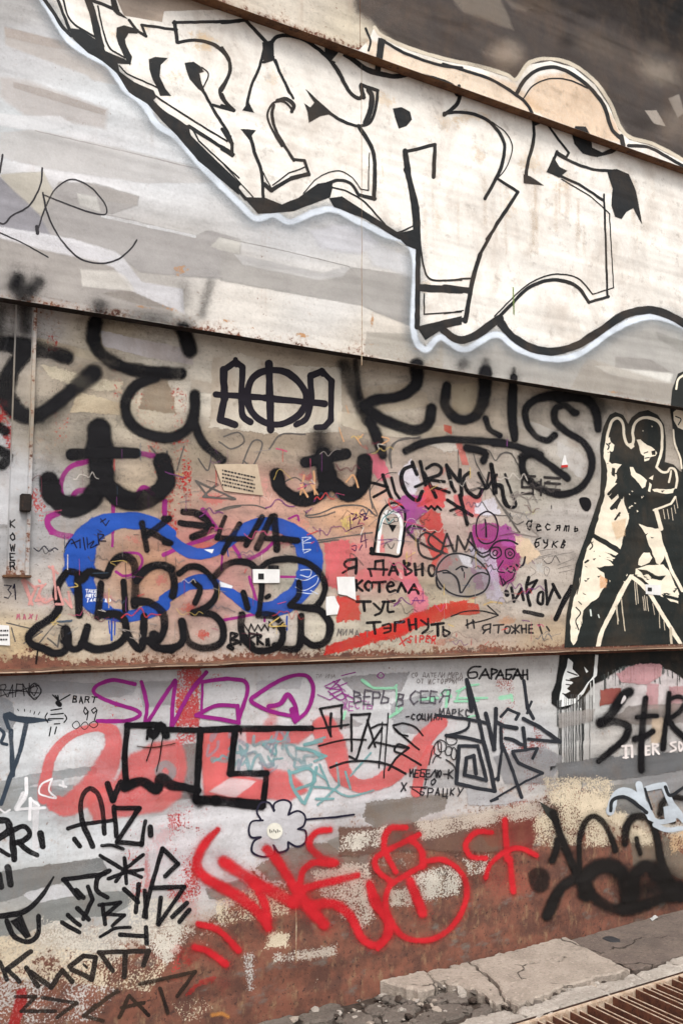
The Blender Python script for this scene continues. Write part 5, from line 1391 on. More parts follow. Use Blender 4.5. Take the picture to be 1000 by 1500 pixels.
t.d('C6', 'L w30 188,264 320,262;L w27 190,265 178,400 186,525;w36 285,290 300,310 330,262 352,306;L w28 330,280 495,284 650,278 960,276;L w30 495,282 478,560;L w30 640,282 620,466;L w28 620,466 772,464;L w28 772,464 756,592;L w42 480,575 560,578;L w46 560,578 750,598;S 180,520,46 250,498,40 312,532,42 330,482,44 372,512,46 430,522,40 485,535,36')
t.d('C6', 'w50 470,560 490,590', soft=.9, op=.8)
t.d('C6', 'L w5 300,310 285,370 270,412;L w5 338,310 325,400 312,455;w12 275,290 272,320;L w7 665,280 664,300', soft=.3)
t.d('C6', 'S w9 232,352 300,356 388,340', col=(70,40,30), wear=.2)
t.done(['low'])
t = Tag('cloud_doodle', 'white flower-shaped cloud outlined in dark marker with a long tail', soft=.2, w=9, col=(42,40,58))
t.d('D2', 'G 400,75 430,50 440,15 480,6 504,30 490,65 545,57 560,90 530,125 560,150 554,190 530,200 490,180 478,215 450,222 430,195 424,230 380,238 346,220 350,170 375,160 332,152 330,110 370,80', col=(228,226,230), feather=1, op=.5)
t.d('D2', 'w9 430,52 432,20 470,4 502,22 490,66;w9 490,66 530,50 560,72 555,110 530,127;w9 530,127 562,135 562,180 530,200 490,180;w9 490,182 486,212 450,224 428,194;w9 430,198 430,232 380,242 340,222 345,180 376,160;w9 376,160 335,160 326,125 340,95 385,90;w9 376,88 360,55 375,18 410,16 432,48;L w9 560,86 660,78 765,66')
t.done(['low'])
t = Tag('spray_tag', 'bright red spray letters with drips of overspray above the rust', col=(206,42,50), soft=.65, grit=.35, w=45, gap=12, op=.94, halo=.24)
t.d('D2', 'S 195,128,26 140,190,44 108,270,48 140,325,54 220,372,58 300,420,60 370,480,50 408,540,40;L w56 220,262 350,350;S 350,350,56 430,390,60 520,440,50;S 350,352,46 392,440,46 405,535,40;S 400,210,46 450,265,46 500,345,44 560,430,60 640,525,52;w40 500,440 550,385;w32 665,128 605,140 578,190 620,240 690,266;w32 680,272 600,266 552,302 535,372;w34 535,380 640,352 780,320;S 590,442,50 680,440,46 750,490,44 790,570,40 842,612,36 890,590,36 905,520,36 865,440,40 830,350,28;S w30 115,522 200,550 282,632;S w32 100,620 160,640 228,690')
t.d('D3', 'w28 265,120 200,125 175,180 190,240 225,305;w28 322,150 200,210 140,250 150,300 200,342;w32 290,170 330,215 338,285;S w27 345,262 420,255 490,300 522,372 502,470 442,550 362,590 270,582 212,522 182,432 202,362 262,322 345,275;L w48 285,345 338,478;w27 110,362 132,440 190,505 200,562 150,626;w25 625,140 560,140 517,190 540,240 600,248;w24 600,330 622,270 682,222 742,206 812,236;L w28 680,88 690,250;L w28 700,250 716,386')
t.cloud(480, 1290, 120, 50, .2, op=.10, grit=.6).cloud(740, 1290, 60, 40, 0, op=.12, grit=.6)
t.done(['low'])
t = Tag('spray_tag', 'small faded red spray marks low on the rusty foot', col=(196,40,44), soft=.5, grit=.4, w=40)
t.d('D1', 'F 78,860 105,852 112,900 78,1000 40,1002', feather=3, op=.8, grit=.6, col=(164,40,42), mott=.3)
t.d('D1', 'S w60 780,880 830,830 880,810', op=.4, wear=.35, soft=1)
t.d('D1', 'S w80 740,690 800,760', op=.25, wear=.4, soft=1)
t.done(['low'])
t = Tag('spray_tag', 'dark spray loops smeared over rust where the pavement turns dark', soft=.6, grit=.25, col=(34,31,30), w=60, halo=.2)
t.d('D4', 'F 160,100 245,150 240,220 200,175', soft=.3, col=(60,60,56))
t.d('D4', 'S w52 238,165 270,270 330,420 390,560;S w46 262,320 250,390 228,440;w38 392,520 388,330 420,220 470,182 530,220 572,300 600,380;S w76 380,535 280,602 200,762;S 425,640,90 430,540,110 510,475,100 600,485,100 660,560,110 670,680,110;S 700,640,100 710,530,96 785,475,90 870,540,110 930,600,120 1030,610,120 1200,560,90 1300,420,70;w70 430,600 520,690 640,730 760,705 880,660 1020,650;S w52 655,340 665,240 720,182 800,202 842,300 868,450 905,530;L w32 720,310 742,400;S w40 860,165 882,92 940,68 1020,80;w26 860,205 940,215')
t.d('D4', 'G 100,520 150,490 200,520 195,600 130,610', op=.7, feather=6)
t.cloud(955, 1300, 80, 44, 0, op=.75, grit=.3)
t.cloud(900, 1285, 26, 18, 0.4, op=.35, grit=.3)
t.done(['low'])
t = Tag('spray_tag', 'white and pale blue bubble letters beside the dark loops', col=(196,204,212), soft=.2, w=44)
t.d('D4', 'w46 568,152 600,60 660,36 750,90 806,185;L w44 735,-5 765,140;L w40 880,0 930,120 1010,215;w30 800,190 860,215 940,200;L w36 780,20 860,0;F 880,130 920,120 960,190 890,200;w30 830,230 900,260 1000,250')
t.d('D4', 'w22 570,150 580,90 640,68 700,95 780,160;L w14 770,20 810,140;w20 890,10 920,60 1000,10', col=(44,46,50))
t.done(['low'])
t = Tag('spray_tag', 'fat black spray letters SFR under the stencil\'s arch', soft=.55, grit=.2, w=60, col=(24,23,26), halo=.25)
t.d('D7', 'S 560,405,90 500,450,100 410,590,84 330,660,80;S 330,660,90 440,650,72 545,690,74 520,790,70 430,870,66 310,970,60;L w54 690,460 672,600;S 672,600,60 655,800,64 652,1045,56;L w46 615,612 780,600;S w60 600,790 680,770 745,728;L w46 880,415 868,600;S 865,600,50 845,720,54 830,865,62;w42 890,462 960,445 1010,480 960,570 855,640;S w56 885,650 930,710 1060,830')
t.d('D7', 'G 490,500 515,440 530,460 505,495', col=(214,206,206), feather=1)
t.done(['low'])
t = Tag('stencil_word', 'white serif block letters half covered by the black spray', col=(236,226,222), soft=.15, w=22)
t.d('D7', 'L w20 498,850 560,845;L 525,850 528,940;L 572,845 578,935;L w14 505,942 545,940;L 690,850 690,920;L w16 690,850 720,848;L w14 690,885 715,882;L w16 690,920 720,916;L 745,830 748,915;w16 745,832 790,840 750,870;L w18 760,870 795,912;S w18 930,815 890,830 935,870 890,895;C w18 960,815 990,850 965,890')
t.done(['low'])

# ---- left end of the bottom plate
t = Tag('spray_tag', 'slate grey spray letters under a tapered bar', col=(58,68,80), soft=.3, w=28)
t.d('C5', 'F 20,385 60,372 100,395 200,405 310,420 160,438 60,418;L 30,400 52,462;w30 65,482 72,640 76,742;L w28 155,440 120,600 62,752 8,910;w20 0,470 25,500 10,550 42,562')
t.done(['low'])
t = Tag('spray_tag', 'white spray doodles, a crescent and an arrow, over the salmon paint', col=(240,238,240), soft=.3, w=24)
t.d('C5', 'w24 155,760 152,860 100,942;L w20 100,942 262,932;L w22 180,880 176,1000;L w16 180,880 230,920;w12 308,762 245,795 235,850 330,876 288,830 306,765;L w14 350,800 390,810;L w14 370,780 375,810;w12 0,940 30,960 60,945')
t.d('D1', 'L w28 150,80 148,300;L w24 70,100 100,40', op=.7)
t.done(['low'])
t = Tag('bee_doodle', 'small black bee doodle beside neat marker numbers', soft=.25, w=8)
t.d('C5', 'L w30 340,318 350,328;L 310,272 345,308 412,270;L 325,275 345,300;L 300,362 362,352;L 300,386 372,380;L 285,412 372,410;L 320,442 352,440;L 300,460 290,512;L 332,460 322,500;w8 278,378 265,405 282,432;w8 382,388 392,410 376,432;L 345,300 340,275')
t.text('C5', 'BART', 430, 280, 40, .9, 0, w=8).text('C5', '99', 485, 345, 70, .62, 0, w=7)
t.d('C5', 'C w5 425,450 450,425 470,450 445,470;C w5 475,455 500,430 520,455 495,475;C w5 525,445 555,425 575,445 550,465')
t.d('C5', 'L w5 105,355 110,365;L w5 145,355 146,368;L w5 180,362 178,375;L w5 205,370 200,385;L w5 235,372 225,388')
t.done(['low'])
t = Tag('marker_tag', 'thin black scribbled name inside double rings', soft=.3, w=7, col=(50,48,52), grit=.35, op=.92)
t.text('C5', 'RAFNO', 5, 210, 72, .62, 0, w=7)
t.d('C5', 'C 165,250 200,205 240,245 205,300;C w5 175,250 205,200 245,250 200,292;L 0,280 230,215;L 0,240 230,260')
t.done(['low'])
t = Tag('marker_tag', 'black marker initials with a hooked A and angular Z', soft=.15, w=21, grit=.35, op=.92)
t.d('D1', 'w22 388,255 345,150 342,60 372,16 412,40 432,120 437,202;w18 285,182 340,165 470,148;L w22 312,226 335,256;L w28 450,-5 472,62 505,-10;L 490,95 582,95 490,235;L 476,90 488,212;L w22 490,238 595,246;L w18 607,150 592,250;L w26 628,175 630,208;w14 425,252 470,252 515,266')
t.done(['low'])
t = Tag('marker_tag', 'short black marker letters ending in a full stop', soft=.15, w=27, grit=.35, op=.92)
t.d('D1', 'w28 -5,148 30,150 40,190 -5,222;w26 50,188 55,250 62,312;w24 52,190 100,172 126,202 100,232 62,242;w22 80,242 120,275 155,292;L w28 170,202 180,255;L w30 34,345 45,415;L w26 -2,375 5,425;L w18 0,270 40,295')
t.done(['low'])
t = Tag('marker_tag', 'busy black marker tag around a six-armed star', soft=.15, w=20, grit=.35, op=.92)
t.d('D1', 'L w17 522,305 530,412;L w17 420,295 520,355 592,385;L w17 600,292 525,350 485,402;L w16 455,392 525,365 598,352;w22 458,358 412,385 405,440 450,470;L 265,395 440,372;L w22 270,395 330,472;L w20 370,425 388,480 350,560;L w20 320,440 350,470;L w22 325,515 372,562;L 260,575 332,616;L 285,545 335,586;L 430,500 440,582;L w18 415,502 505,490 440,545;L w17 450,540 520,545 470,590;w14 420,635 480,600 545,595;L 505,625 605,632;L w20 612,595 614,662')
t.d('D1', 'L 520,435 578,490;L 582,415 568,532;L 602,550 632,430 680,265;L w20 680,265 745,328 690,380;L 632,430 772,424;L w18 772,424 662,582;L 660,580 672,470;L w18 605,440 612,550;L 720,550 782,492;L 750,570 792,520')
t.done(['low'])
t = Tag('marker_tag', 'black brush letter with a horn and a heavy hooked base', soft=.15, w=21, grit=.35, op=.92)
t.d('D1', 'S -5,550,24 100,530,26 170,470,20 226,384,8;F 45,570 92,545 130,632 108,642;w22 30,570 60,632 120,656 160,622 162,548')
t.done(['low'])
t = Tag('marker_word', 'worn black marker letters KMOT on flaking white paint', soft=.15, w=22, op=.95, grit=.4, mott=.06, col=(34, 32, 33))
t.d('D1', 'L 0,740 30,812;L 130,695 30,770 82,822;L 112,765 160,842;L 130,782 215,846;L 215,846 262,775 302,822;L 290,760 350,715 402,720 385,812 300,770;L 415,700 622,694 600,752;L 420,705 472,776;L 525,700 520,802;L w10 350,750 365,765')
t.done(['low'])
t = Tag('marker_word', 'faded dark block letters along the rusty foot', soft=.2, w=17, op=.86, grit=.7, mott=.12, col=(40, 35, 34))
t.d('D1', 'L 65,885 150,886 90,946 232,946;L 180,890 322,912 240,972;L 492,860 350,966 432,986;L 360,965 400,920;L 500,972 540,880 622,962;L 510,932 602,910;L 585,830 815,780 740,882;L 670,850 702,952;L w12 440,890 500,865')
t.done(['low'])

# ================================================================== stickers and paper on the wall
def paper_mat(name, col, rough=0.6):
    return simple(name, col, tuple(max(0, c - 12) for c in col), 22, rough, 0.25, 0.002)
M_PAPER = paper_mat('white_paper', (244, 242, 240))
M_OLD = paper_mat('old_paper', (206, 186, 162))
M_INK = simple('ink', (34, 33, 36), (44, 42, 44), 30, 0.6, 0.1, 0.001)
M_RED = simple('red_ink', (206, 52, 46), (190, 46, 42), 30, 0.6, 0.1, 0.001)

def sticker(name, label, reg, poly, surf, mat, prints=(), lift=0.004, curl=0.0012):
    x0, y0, s = REG[reg]
    y = SURF[surf][0] - lift
    P = [(x0 + a * s, y0 + b * s) for a, b in poly]
    pts = [on_wall(a, b, y) for a, b in P]
    c = sum(pts, Vector()) / len(pts)
    root = bpy.data.objects.new(name, None)
    def slab(nm, q, m, parent, dy, th):
        bm = bmesh.new()
        vs_ = []
        for i, p in enumerate(q):
            vs_.append(bm.verts.new((p.x - c.x, -dy - curl * (0.5 + 0.5 * noise.noise((p.x * 40, p.z * 40, 0))), p.z - c.z)))
        f = bm.faces.new(vs_)
        bm.normal_update()
        if f.normal.y > 0:
            f.normal_flip()
        r = bmesh.ops.extrude_face_region(bm, geom=[f])
        for v in r['geom']:
            if isinstance(v, bmesh.types.BMVert):
                v.co.y -= th
        bmesh.ops.recalc_face_normals(bm, faces=bm.faces)
        return link(nm, bm_mesh(nm, bm), m, parent)
    o = slab(name, pts, mat, None, 0.0, 0.0004 + lift * 0.0)
    o.location = (c.x, y, c.z)
    o['label'] = label; o['category'] = 'sticker' if 'sticker' in name else 'paper'
    lines = [q for nm, q, m in prints if nm == 'print_line']
    if len(lines) > 1:                                   # small print: one sheet of ink
        bm = bmesh.new()
        for q in lines:
            qq = [on_wall(x0 + a * s, y0 + b * s, y) for a, b in q]
            f = bm.faces.new([bm.verts.new((p.x - c.x, -0.0022, p.z - c.z)) for p in qq])
        bmesh.ops.recalc_face_normals(bm, faces=bm.faces)
        pt = link('printed_text', bm_mesh('printed_text', bm), M_INK, o)
        pt['kind'] = 'stuff'
        prints = [p for p in prints if p[0] != 'print_line']
    for k, (nm, q, m) in enumerate(prints):
        qq = [on_wall(x0 + a * s, y0 + b * s, y) for a, b in q]
        slab(nm, qq, m, o, 0.0012, 0.0003)
    bpy.data.objects.remove(root)
    return o

def rows(x0, y0, x1, n, h, gap, slope=0.0):
    out = []
    rr = random.Random(int(x0))
    for i in range(n):
        y = y0 + i * gap
        x = x0
        while x < x1 - 8:
            w = rr.uniform(4, 13)
            out.append(('print_line', [(x, y + (x - x0) * slope), (min(x + w, x1), y + (x + w - x0) * slope), (min(x + w, x1), y + h + (x + w - x0) * slope), (x, y + h + (x - x0) * slope)], M_INK))
            x += w + rr.uniform(2, 5)
    return out
sticker('torn_paper', 'torn white paper rectangle beside the four-line note', 'C2', [(65,575),(130,574),(195,575),(200,660),(205,745),(168,728),(138,712),(104,706),(75,700),(70,640)], 'mid', M_PAPER)
sticker('torn_paper', 'ragged white paper scrap beside the red patch, without writing', 'C2', [(-12,722),(20,716),(50,715),(62,750),(85,790),(70,850),(30,852),(-10,858),(-16,790)], 'mid', M_PAPER)
sticker('white_sticker', 'small white sticker with a black square on the bubble letters', 'C1', [(520,415),(600,415),(678,416),(678,455),(678,495),(600,496),(523,495),(522,455)], 'mid', M_PAPER,
        [('printed_square', [(552,440),(585,440),(585,475),(552,475)], M_INK)])
sticker('white_sticker', 'small white sticker with a black square on the dancer\'s knee', 'B6', [(720,780),(780,782),(835,785),(836,822),(835,860),(780,856),(725,850),(722,812)], 'mid', M_PAPER,
        [('printed_square', [(738,802),(768,804),(768,832),(738,830)], M_INK)])
sticker('white_sticker', 'worn white sticker with grey smudged writing below the cover strip', 'B8', [(-40,738),(0,741),(54,745),(58,800),(60,862),(20,860),(-40,858)], 'mid', M_PAPER, rows(2, 770, 50, 3, 10, 26))
sticker('notice_sticker', 'tattered beige notice with four lines of dark print', 'B2', [(40,515),(130,513),(220,515),(232,580),(245,645),(160,636),(80,625),(62,575)], 'mid', M_OLD, rows(72, 536, 212, 5, 7, 15, .22))
sticker('small_sticker', 'tiny white sticker with a red foot under the S curl', 'B4', [(485,618),(492,580),(502,545),(512,552),(515,580),(523,600),(522,618)], 'mid', M_PAPER, [('red_band', [(484,606),(523,603),(523,618),(484,620)], M_RED)])
cx, cy, r = 435, 135, 33
sticker('round_sticker', 'round cream sticker with a dark scrawl inside the cloud doodle', 'D2', [(cx + r * math.cos(i * math.pi / 9), cy + r * 1.05 * math.sin(i * math.pi / 9)) for i in range(18)], 'low', paper_mat('cream_paper', (240, 236, 222)),
        [('print_line', [(412 + i * 8, 128 + (i % 2) * 5), (415 + i * 8, 127 + (i % 2) * 5), (418 + i * 8, 143 - (i % 3) * 3), (415 + i * 8, 144 - (i % 3) * 3)], M_INK) for i in range(6)])

# ================================================================== ground
def px_ground(reg, pts, z=0.0):
    x0, y0, s = REG[reg]
    return [on_ground(x0 + a * s, y0 + b * s, z) for a, b in pts]

REG['D5'] = (700, 1300, .3); REG['D6'] = (300, 1360, .3)

def ground_mat(name, c1, c2, c3, c4, crack=False, scale=7.0):
    N = NT(name)
    f = N.noise(N.pos(), scale, 7.0, 0.65)
    col = N.mix(N.step(0.35, 0.65, f), alb(c1), alb(c2))
    col = N.mix(N.math('MULTIPLY', N.step(0.55, 0.72, N.noise(N.pos(), scale * 0.45, 5.0, 0.6)), 0.7), col, alb(c3))
    g = N.noise(N.pos(), 170, 3.0, 0.7)
    col = N.mix(N.math('MULTIPLY', N.step(0.6, 0.72, g), 0.6), col, alb(c4))
    col = N.mix(N.math('MULTIPLY', N.step(0.6, 0.7, N.noise(N.pos(), 95, 3.0, 0.7)), 0.5), col, alb(tuple(int(v * 0.55) for v in c2)))
    col = N.mix(N.math('MULTIPLY', N.step(0.56, 0.64, N.noise(N.pos(), 62, 3.0, 0.6)), 0.45), col, alb(tuple(int(v * 0.72) for v in c1)))
    col = N.mix(N.math('MULTIPLY', N.step(0.58, 0.66, N.noise(N.pos((1, 1.1, 1)), 48, 3.0, 0.6)), 0.5), col, alb(tuple(min(255, int(v * 1.14)) for v in c1)))
    h = N.math('ADD', N.math('MULTIPLY', f, 1.0), N.math('MULTIPLY', g, 0.35))
    if crack:
        wv = N.n('ShaderNodeVectorMath', operation='ADD')
        nz_ = N.n('ShaderNodeTexNoise'); N.l(N.pos(), nz_.inputs['Vector']); nz_.inputs['Scale'].default_value = 6.0; nz_.inputs['Detail'].default_value = 6.0
        sc_ = N.n('ShaderNodeVectorMath', operation='SCALE'); N.l(nz_.outputs['Color'], sc_.inputs[0]); sc_.inputs['Scale'].default_value = 0.22
        N.l(N.pos(), wv.inputs[0]); N.l(sc_.outputs[0], wv.inputs[1])
        vo = N.n('ShaderNodeTexVoronoi', feature='DISTANCE_TO_EDGE'); N.l(wv.outputs[0], vo.inputs['Vector']); vo.inputs['Scale'].default_value = 2.6
        cr = N.math('SUBTRACT', 1.0, N.step(0.002, 0.014, vo.outputs['Distance']))
        cr = N.math('MULTIPLY', cr, N.step(0.50, 0.56, N.noise(N.pos(), 3.3, 3.0)))
        col = N.mix(N.math('MULTIPLY', cr, 0.8), col, alb((62, 54, 48)))
        h = N.math('SUBTRACT', h, N.math('MULTIPLY', cr, 0.8))
    nrm = N.bump(h, 0.9, 0.02)
    nrm = N.bump(N.noise(N.pos(), 60, 5.0, 0.7), 0.8, 0.008, nrm)
    return N.done(N.bsdf(col, 0.92, nrm, 0.2))
M_SLAB = ground_mat('pale_concrete', (182, 168, 155), (162, 149, 137), (134, 122, 112), (210, 198, 186), True)
M_KERB = ground_mat('kerb_concrete', (192, 182, 172), (170, 160, 150), (140, 130, 122), (216, 206, 196))
M_ASPH = ground_mat('dark_asphalt', (126, 112, 103), (112, 99, 92), (98, 88, 82), (146, 132, 122), True)
M_DIRT = ground_mat('gritty_soil', (84, 72, 64), (64, 55, 50), (48, 42, 39), (112, 98, 88), scale=16)
M_COBB = ground_mat('broken_asphalt', (122, 112, 104), (106, 97, 90), (88, 80, 75), (142, 130, 121), scale=12)

def slab_piece(name, pts, top, depth, mat, parent=None, tilt=(0, 0), bev=0.006, rough=0.004, label=None):
    """one broken piece: ragged outline, bevelled rim, slightly tilted, set into the ground"""
    out = []
    n = len(pts)
    for i in range(n):
        a, b = pts[i], pts[(i + 1) % n]
        L = (b - a).length
        m = max(1, int(L / 0.016))
        for k in range(m):
            p = a.lerp(b, k / m)
            if k:
                p = p + Vector((noise.noise((p.x * 30, p.y * 30, 1)) + .6 * noise.noise((p.x * 90, p.y * 90, 3)), noise.noise((p.x * 30, p.y * 30, 9)) + .6 * noise.noise((p.x * 90, p.y * 90, 5)), 0)) * rough * 2.4
            out.append(p)
    c = sum(out, Vector()) / len(out)
    ar = sum(out[i].x * out[(i + 1) % len(out)].y - out[(i + 1) % len(out)].x * out[i].y for i in range(len(out)))
    if ar < 0:
        out.reverse()
    bm = bmesh.new()
    def zz(p, in_):
        return top + tilt[0] * (p.x - c.x) + tilt[1] * (p.y - c.y) + 0.5 * rough * noise.noise((p.x * 11, p.y * 11, 2)) - (0 if in_ else bev * (0.7 + 0.6 * abs(noise.noise((p.x * 40, p.y * 40, 5)))))
    ring_in, ring_out, ring_lo = [], [], []
    for p in out:
        d = (c - p); d.z = 0
        d = d.normalized() * min(bev * 1.3, d.length * .4)
        q = p + d
        ring_in.append(bm.verts.new((q.x - c.x, q.y - c.y, zz(q, True))))
        ring_out.append(bm.verts.new((p.x - c.x, p.y - c.y, zz(p, False))))
        ring_lo.append(bm.verts.new((p.x - c.x, p.y - c.y, top - depth)))
    m = len(out)
    tri = tessellate_polygon([[v.co.copy() for v in ring_in]])
    for a, b, d in tri:
        try:
            f = bm.faces.new((ring_in[a], ring_in[b], ring_in[d]))
        except ValueError:
            pass
    for i in range(m):
        j = (i + 1) % m
        bm.faces.new((ring_out[i], ring_out[j], ring_in[j], ring_in[i]))
        bm.faces.new((ring_lo[i], ring_lo[j], ring_out[j], ring_out[i]))
    bmesh.ops.recalc_face_normals(bm, faces=bm.faces)
    o = link(name, bm_mesh(name, bm), mat, parent, label)
    o.location = (c.x, c.y, 0)
    return o

# bare soil under everything, reaching far out
bm = bmesh.new()
def gz(x, y):
    return -0.058 + 0.014 * noise.noise((x * 3, y * 3, 0)) + 0.010 * noise.noise((x * 13, y * 13, 4))
xs = [-60, -20, -6] + [-2 + 0.05 * i for i in range(0, 150)] + [6.5, 9, 14, 30, 80]
Y_PIT = on_ground(860, 1470).y
ys = [Y_LOW + 0.1 - 0.05 * i for i in range(0, 32)]
ys = [y for y in ys if y > Y_PIT + 0.02]
grid = [[bm.verts.new((x, y, gz(x, y))) for x in xs] for y in ys]
for a, b in zip(grid, grid[1:]):
    for i in range(len(xs) - 1):
        bm.faces.new((a[i], a[i + 1], b[i + 1], b[i]))
bmesh.ops.recalc_face_normals(bm, faces=bm.faces)
for f in bm.faces:
    if f.normal.z < 0: f.normal_flip()
for f in bm.faces: f.smooth = True
SOIL = link('ground', bm_mesh('ground', bm), M_DIRT, None, 'dark gritty soil showing between the broken paving', None, None, 'structure')

PAVE = empty('pavement', 'broken concrete paving along the foot of the wall', None, (0, 0, 0), 'structure')
P = lambda *a: [on_ground(x, y) for x, y in a]
YW = Y_LOW - 0.004
def wallpts(pts):
    """outline points on the wall line get the wall's own y so that the slab butts against it"""
    return [Vector((p.x, min(p.y, YW), p.z)) for p in pts]
slab_piece('paving_slab', wallpts(P((740,1395),(800,1380),(828,1373),(880,1399),(922,1418),(880,1428),(820,1445),(775,1463),(758,1471),(742,1461),(730,1441),(712,1424),(688,1409))), 0.0, 0.10, M_SLAB, PAVE, (0, 0.02), 0.007, 0.007)
slab_piece('paving_slab', wallpts(P((624,1420),(684,1409),(708,1425),(726,1442),(738,1462),(726,1466),(706,1452),(688,1446),(668,1440),(650,1434),(636,1432))), -0.004, 0.10, M_SLAB, PAVE, (0.01, 0.03), 0.008, 0.009)
slab_piece('paving_slab', wallpts(P((556,1438),(600,1424),(620,1421),(634,1434),(640,1440),(626,1448),(612,1450),(590,1445),(570,1441))), 0.004, 0.10, M_SLAB, PAVE, (-0.02, 0.05), 0.010, 0.010)
slab_piece('paving_slab', wallpts(P((832,1374),(920,1349),(1000,1328),(1120,1297),(1250,1260),(1250,1325),(1120,1358),(1000,1394),(930,1416),(884,1396))), -0.012, 0.10, M_ASPH, PAVE, (0, 0.0), 0.008, 0.003)
# further slabs along the wall out of the frame
xr = on_ground(1255, 1300).x
YK = on_ground(930, 1418).y
for i in range(3):
    a = xr + 0.02 + i * 1.3
    slab_piece('paving_slab', [Vector((a, YW, 0)), Vector((a + 1.28, YW, 0)), Vector((a + 1.28, YK + .02, 0)), Vector((a, YK + .02, 0))], -0.004 * i, 0.10, (M_SLAB, M_ASPH)[i % 2], PAVE)
# sunken broken asphalt at the left
cob = [[(330,1499),(392,1492),(430,1486),(432,1500),(400,1512),(335,1514)], [(440,1484),(478,1470),(498,1472),(500,1484),(470,1497),(445,1499)], [(536,1470),(552,1466),(566,1470),(560,1481),(545,1484),(534,1478)],
       [(505,1486),(530,1482),(545,1489),(540,1500),(512,1506),(498,1498)], [(556,1484),(574,1474),(600,1468),(616,1474),(600,1486),(575,1494),(560,1493)], [(606,1488),(622,1476),(650,1470),(676,1470),(690,1476),(672,1488),(640,1496),(612,1499)],
       [(620,1466),(640,1456),(668,1456),(690,1464),(676,1468),(645,1468)], [(560,1498),(600,1492),(640,1500),(622,1514),(570,1514)], [(480,1502),(505,1508),(545,1504),(556,1516),(500,1526),(470,1516)], [(350,1520),(400,1516),(470,1502),(466,1524),(400,1540),(350,1540)],
       [(560,1454),(580,1450),(604,1454),(598,1462),(576,1466),(562,1464)], [(690,1482),(712,1474),(728,1474),(716,1484),(690,1492)]]
for q in cob:
    slab_piece('paving_fragment', [on_ground(x, y, -0.04) for x, y in q], -0.040 + random.uniform(-.005, .008), 0.05, M_COBB, PAVE, (random.uniform(-.05, .05), random.uniform(-.05, .05)), 0.008, 0.010)
# crumbs of concrete
def pebble(size, seed):
    bm = bmesh.new()
    bmesh.ops.create_icosphere(bm, subdivisions=1, radius=1.0)
    for v in bm.verts:
        v.co *= 1 + 0.45 * noise.noise(v.co * 1.7 + Vector((seed, seed * 2, 0)))
        v.co.x *= size * 1.3; v.co.y *= size; v.co.z *= size * 0.6
    return bm_mesh('concrete_crumb', bm)
peb = [pebble(1.0, i * 3.1) for i in range(5)]
for i_, m_ in enumerate(peb): m_.materials.append((M_KERB, M_COBB, M_COBB, M_SLAB, M_DIRT)[i_])
rp = random.Random(11)
spots = []
for i in range(420):
    k = rp.random()
    if k < .12: x = rp.uniform(440, 1000); y = 1402 - (x - 700) * .25 + rp.uniform(2, 7)
    elif k < .5: x, y = rp.uniform(550, 760), 0; y = 1450 + rp.uniform(-10, 30) + (x - 650) * .05
    elif k < .75: x = rp.uniform(725, 790); y = 1466 + rp.uniform(-12, 14)
    else: x = rp.uniform(430, 640); y = 1478 + rp.uniform(-16, 22)
    spots.append((x, y, rp.uniform(.003, .009) if rp.random() < .8 else rp.uniform(.010, .022)))
spots += [(560,1459,.020),(552,1462,.014),(648,1442,.016),(700,1456,.018),(722,1468,.02),(745,1472,.018),(690,1453,.016),(780,1468,.018),(795,1462,.014),(770,1474,.022),(610,1466,.014),(575,1462,.012)]
for i, (x, y, s) in enumerate(spots):
    p = on_ground(x, y, -0.04)
    if p.y > Y_LOW - 0.012: continue
    o = bpy.data.objects.new('concrete_crumb', peb[i % 5])
    COL.objects.link(o)
    o.parent = PAVE
    o.location = (p.x, p.y, max(gz(p.x, p.y), -0.046) + s * 0.35)
    o.scale = (s, s, s)
    o.rotation_euler = (rp.uniform(-.4, .4), rp.uniform(-.4, .4), rp.uniform(0, 6))

edge = [(556,1441),(580,1449),(612,1453),(640,1443),(665,1444),(690,1450),(715,1460),(732,1470),(758,1475),(780,1470),(812,1455),(850,1446),(885,1434)]
for i in range(90):
    k = rp.randrange(len(edge) - 1); f_t = rp.random()
    x = edge[k][0] + (edge[k + 1][0] - edge[k][0]) * f_t; y = edge[k][1] + (edge[k + 1][1] - edge[k][1]) * f_t
    p = on_ground(x + rp.uniform(-6, 6), y + rp.uniform(-2, 6), -0.03)
    s = rp.uniform(.006, .016) if rp.random() < .75 else rp.uniform(.016, .028)
    o = bpy.data.objects.new('concrete_crumb', peb[rp.randrange(5)])
    COL.objects.link(o)
    o.parent = PAVE
    o.location = (p.x, p.y, -0.036 + s * .4)
    o.scale = (s, s, s)
    o.rotation_euler = (rp.uniform(-.6, .6), rp.uniform(-.6, .6), rp.uniform(0, 6))

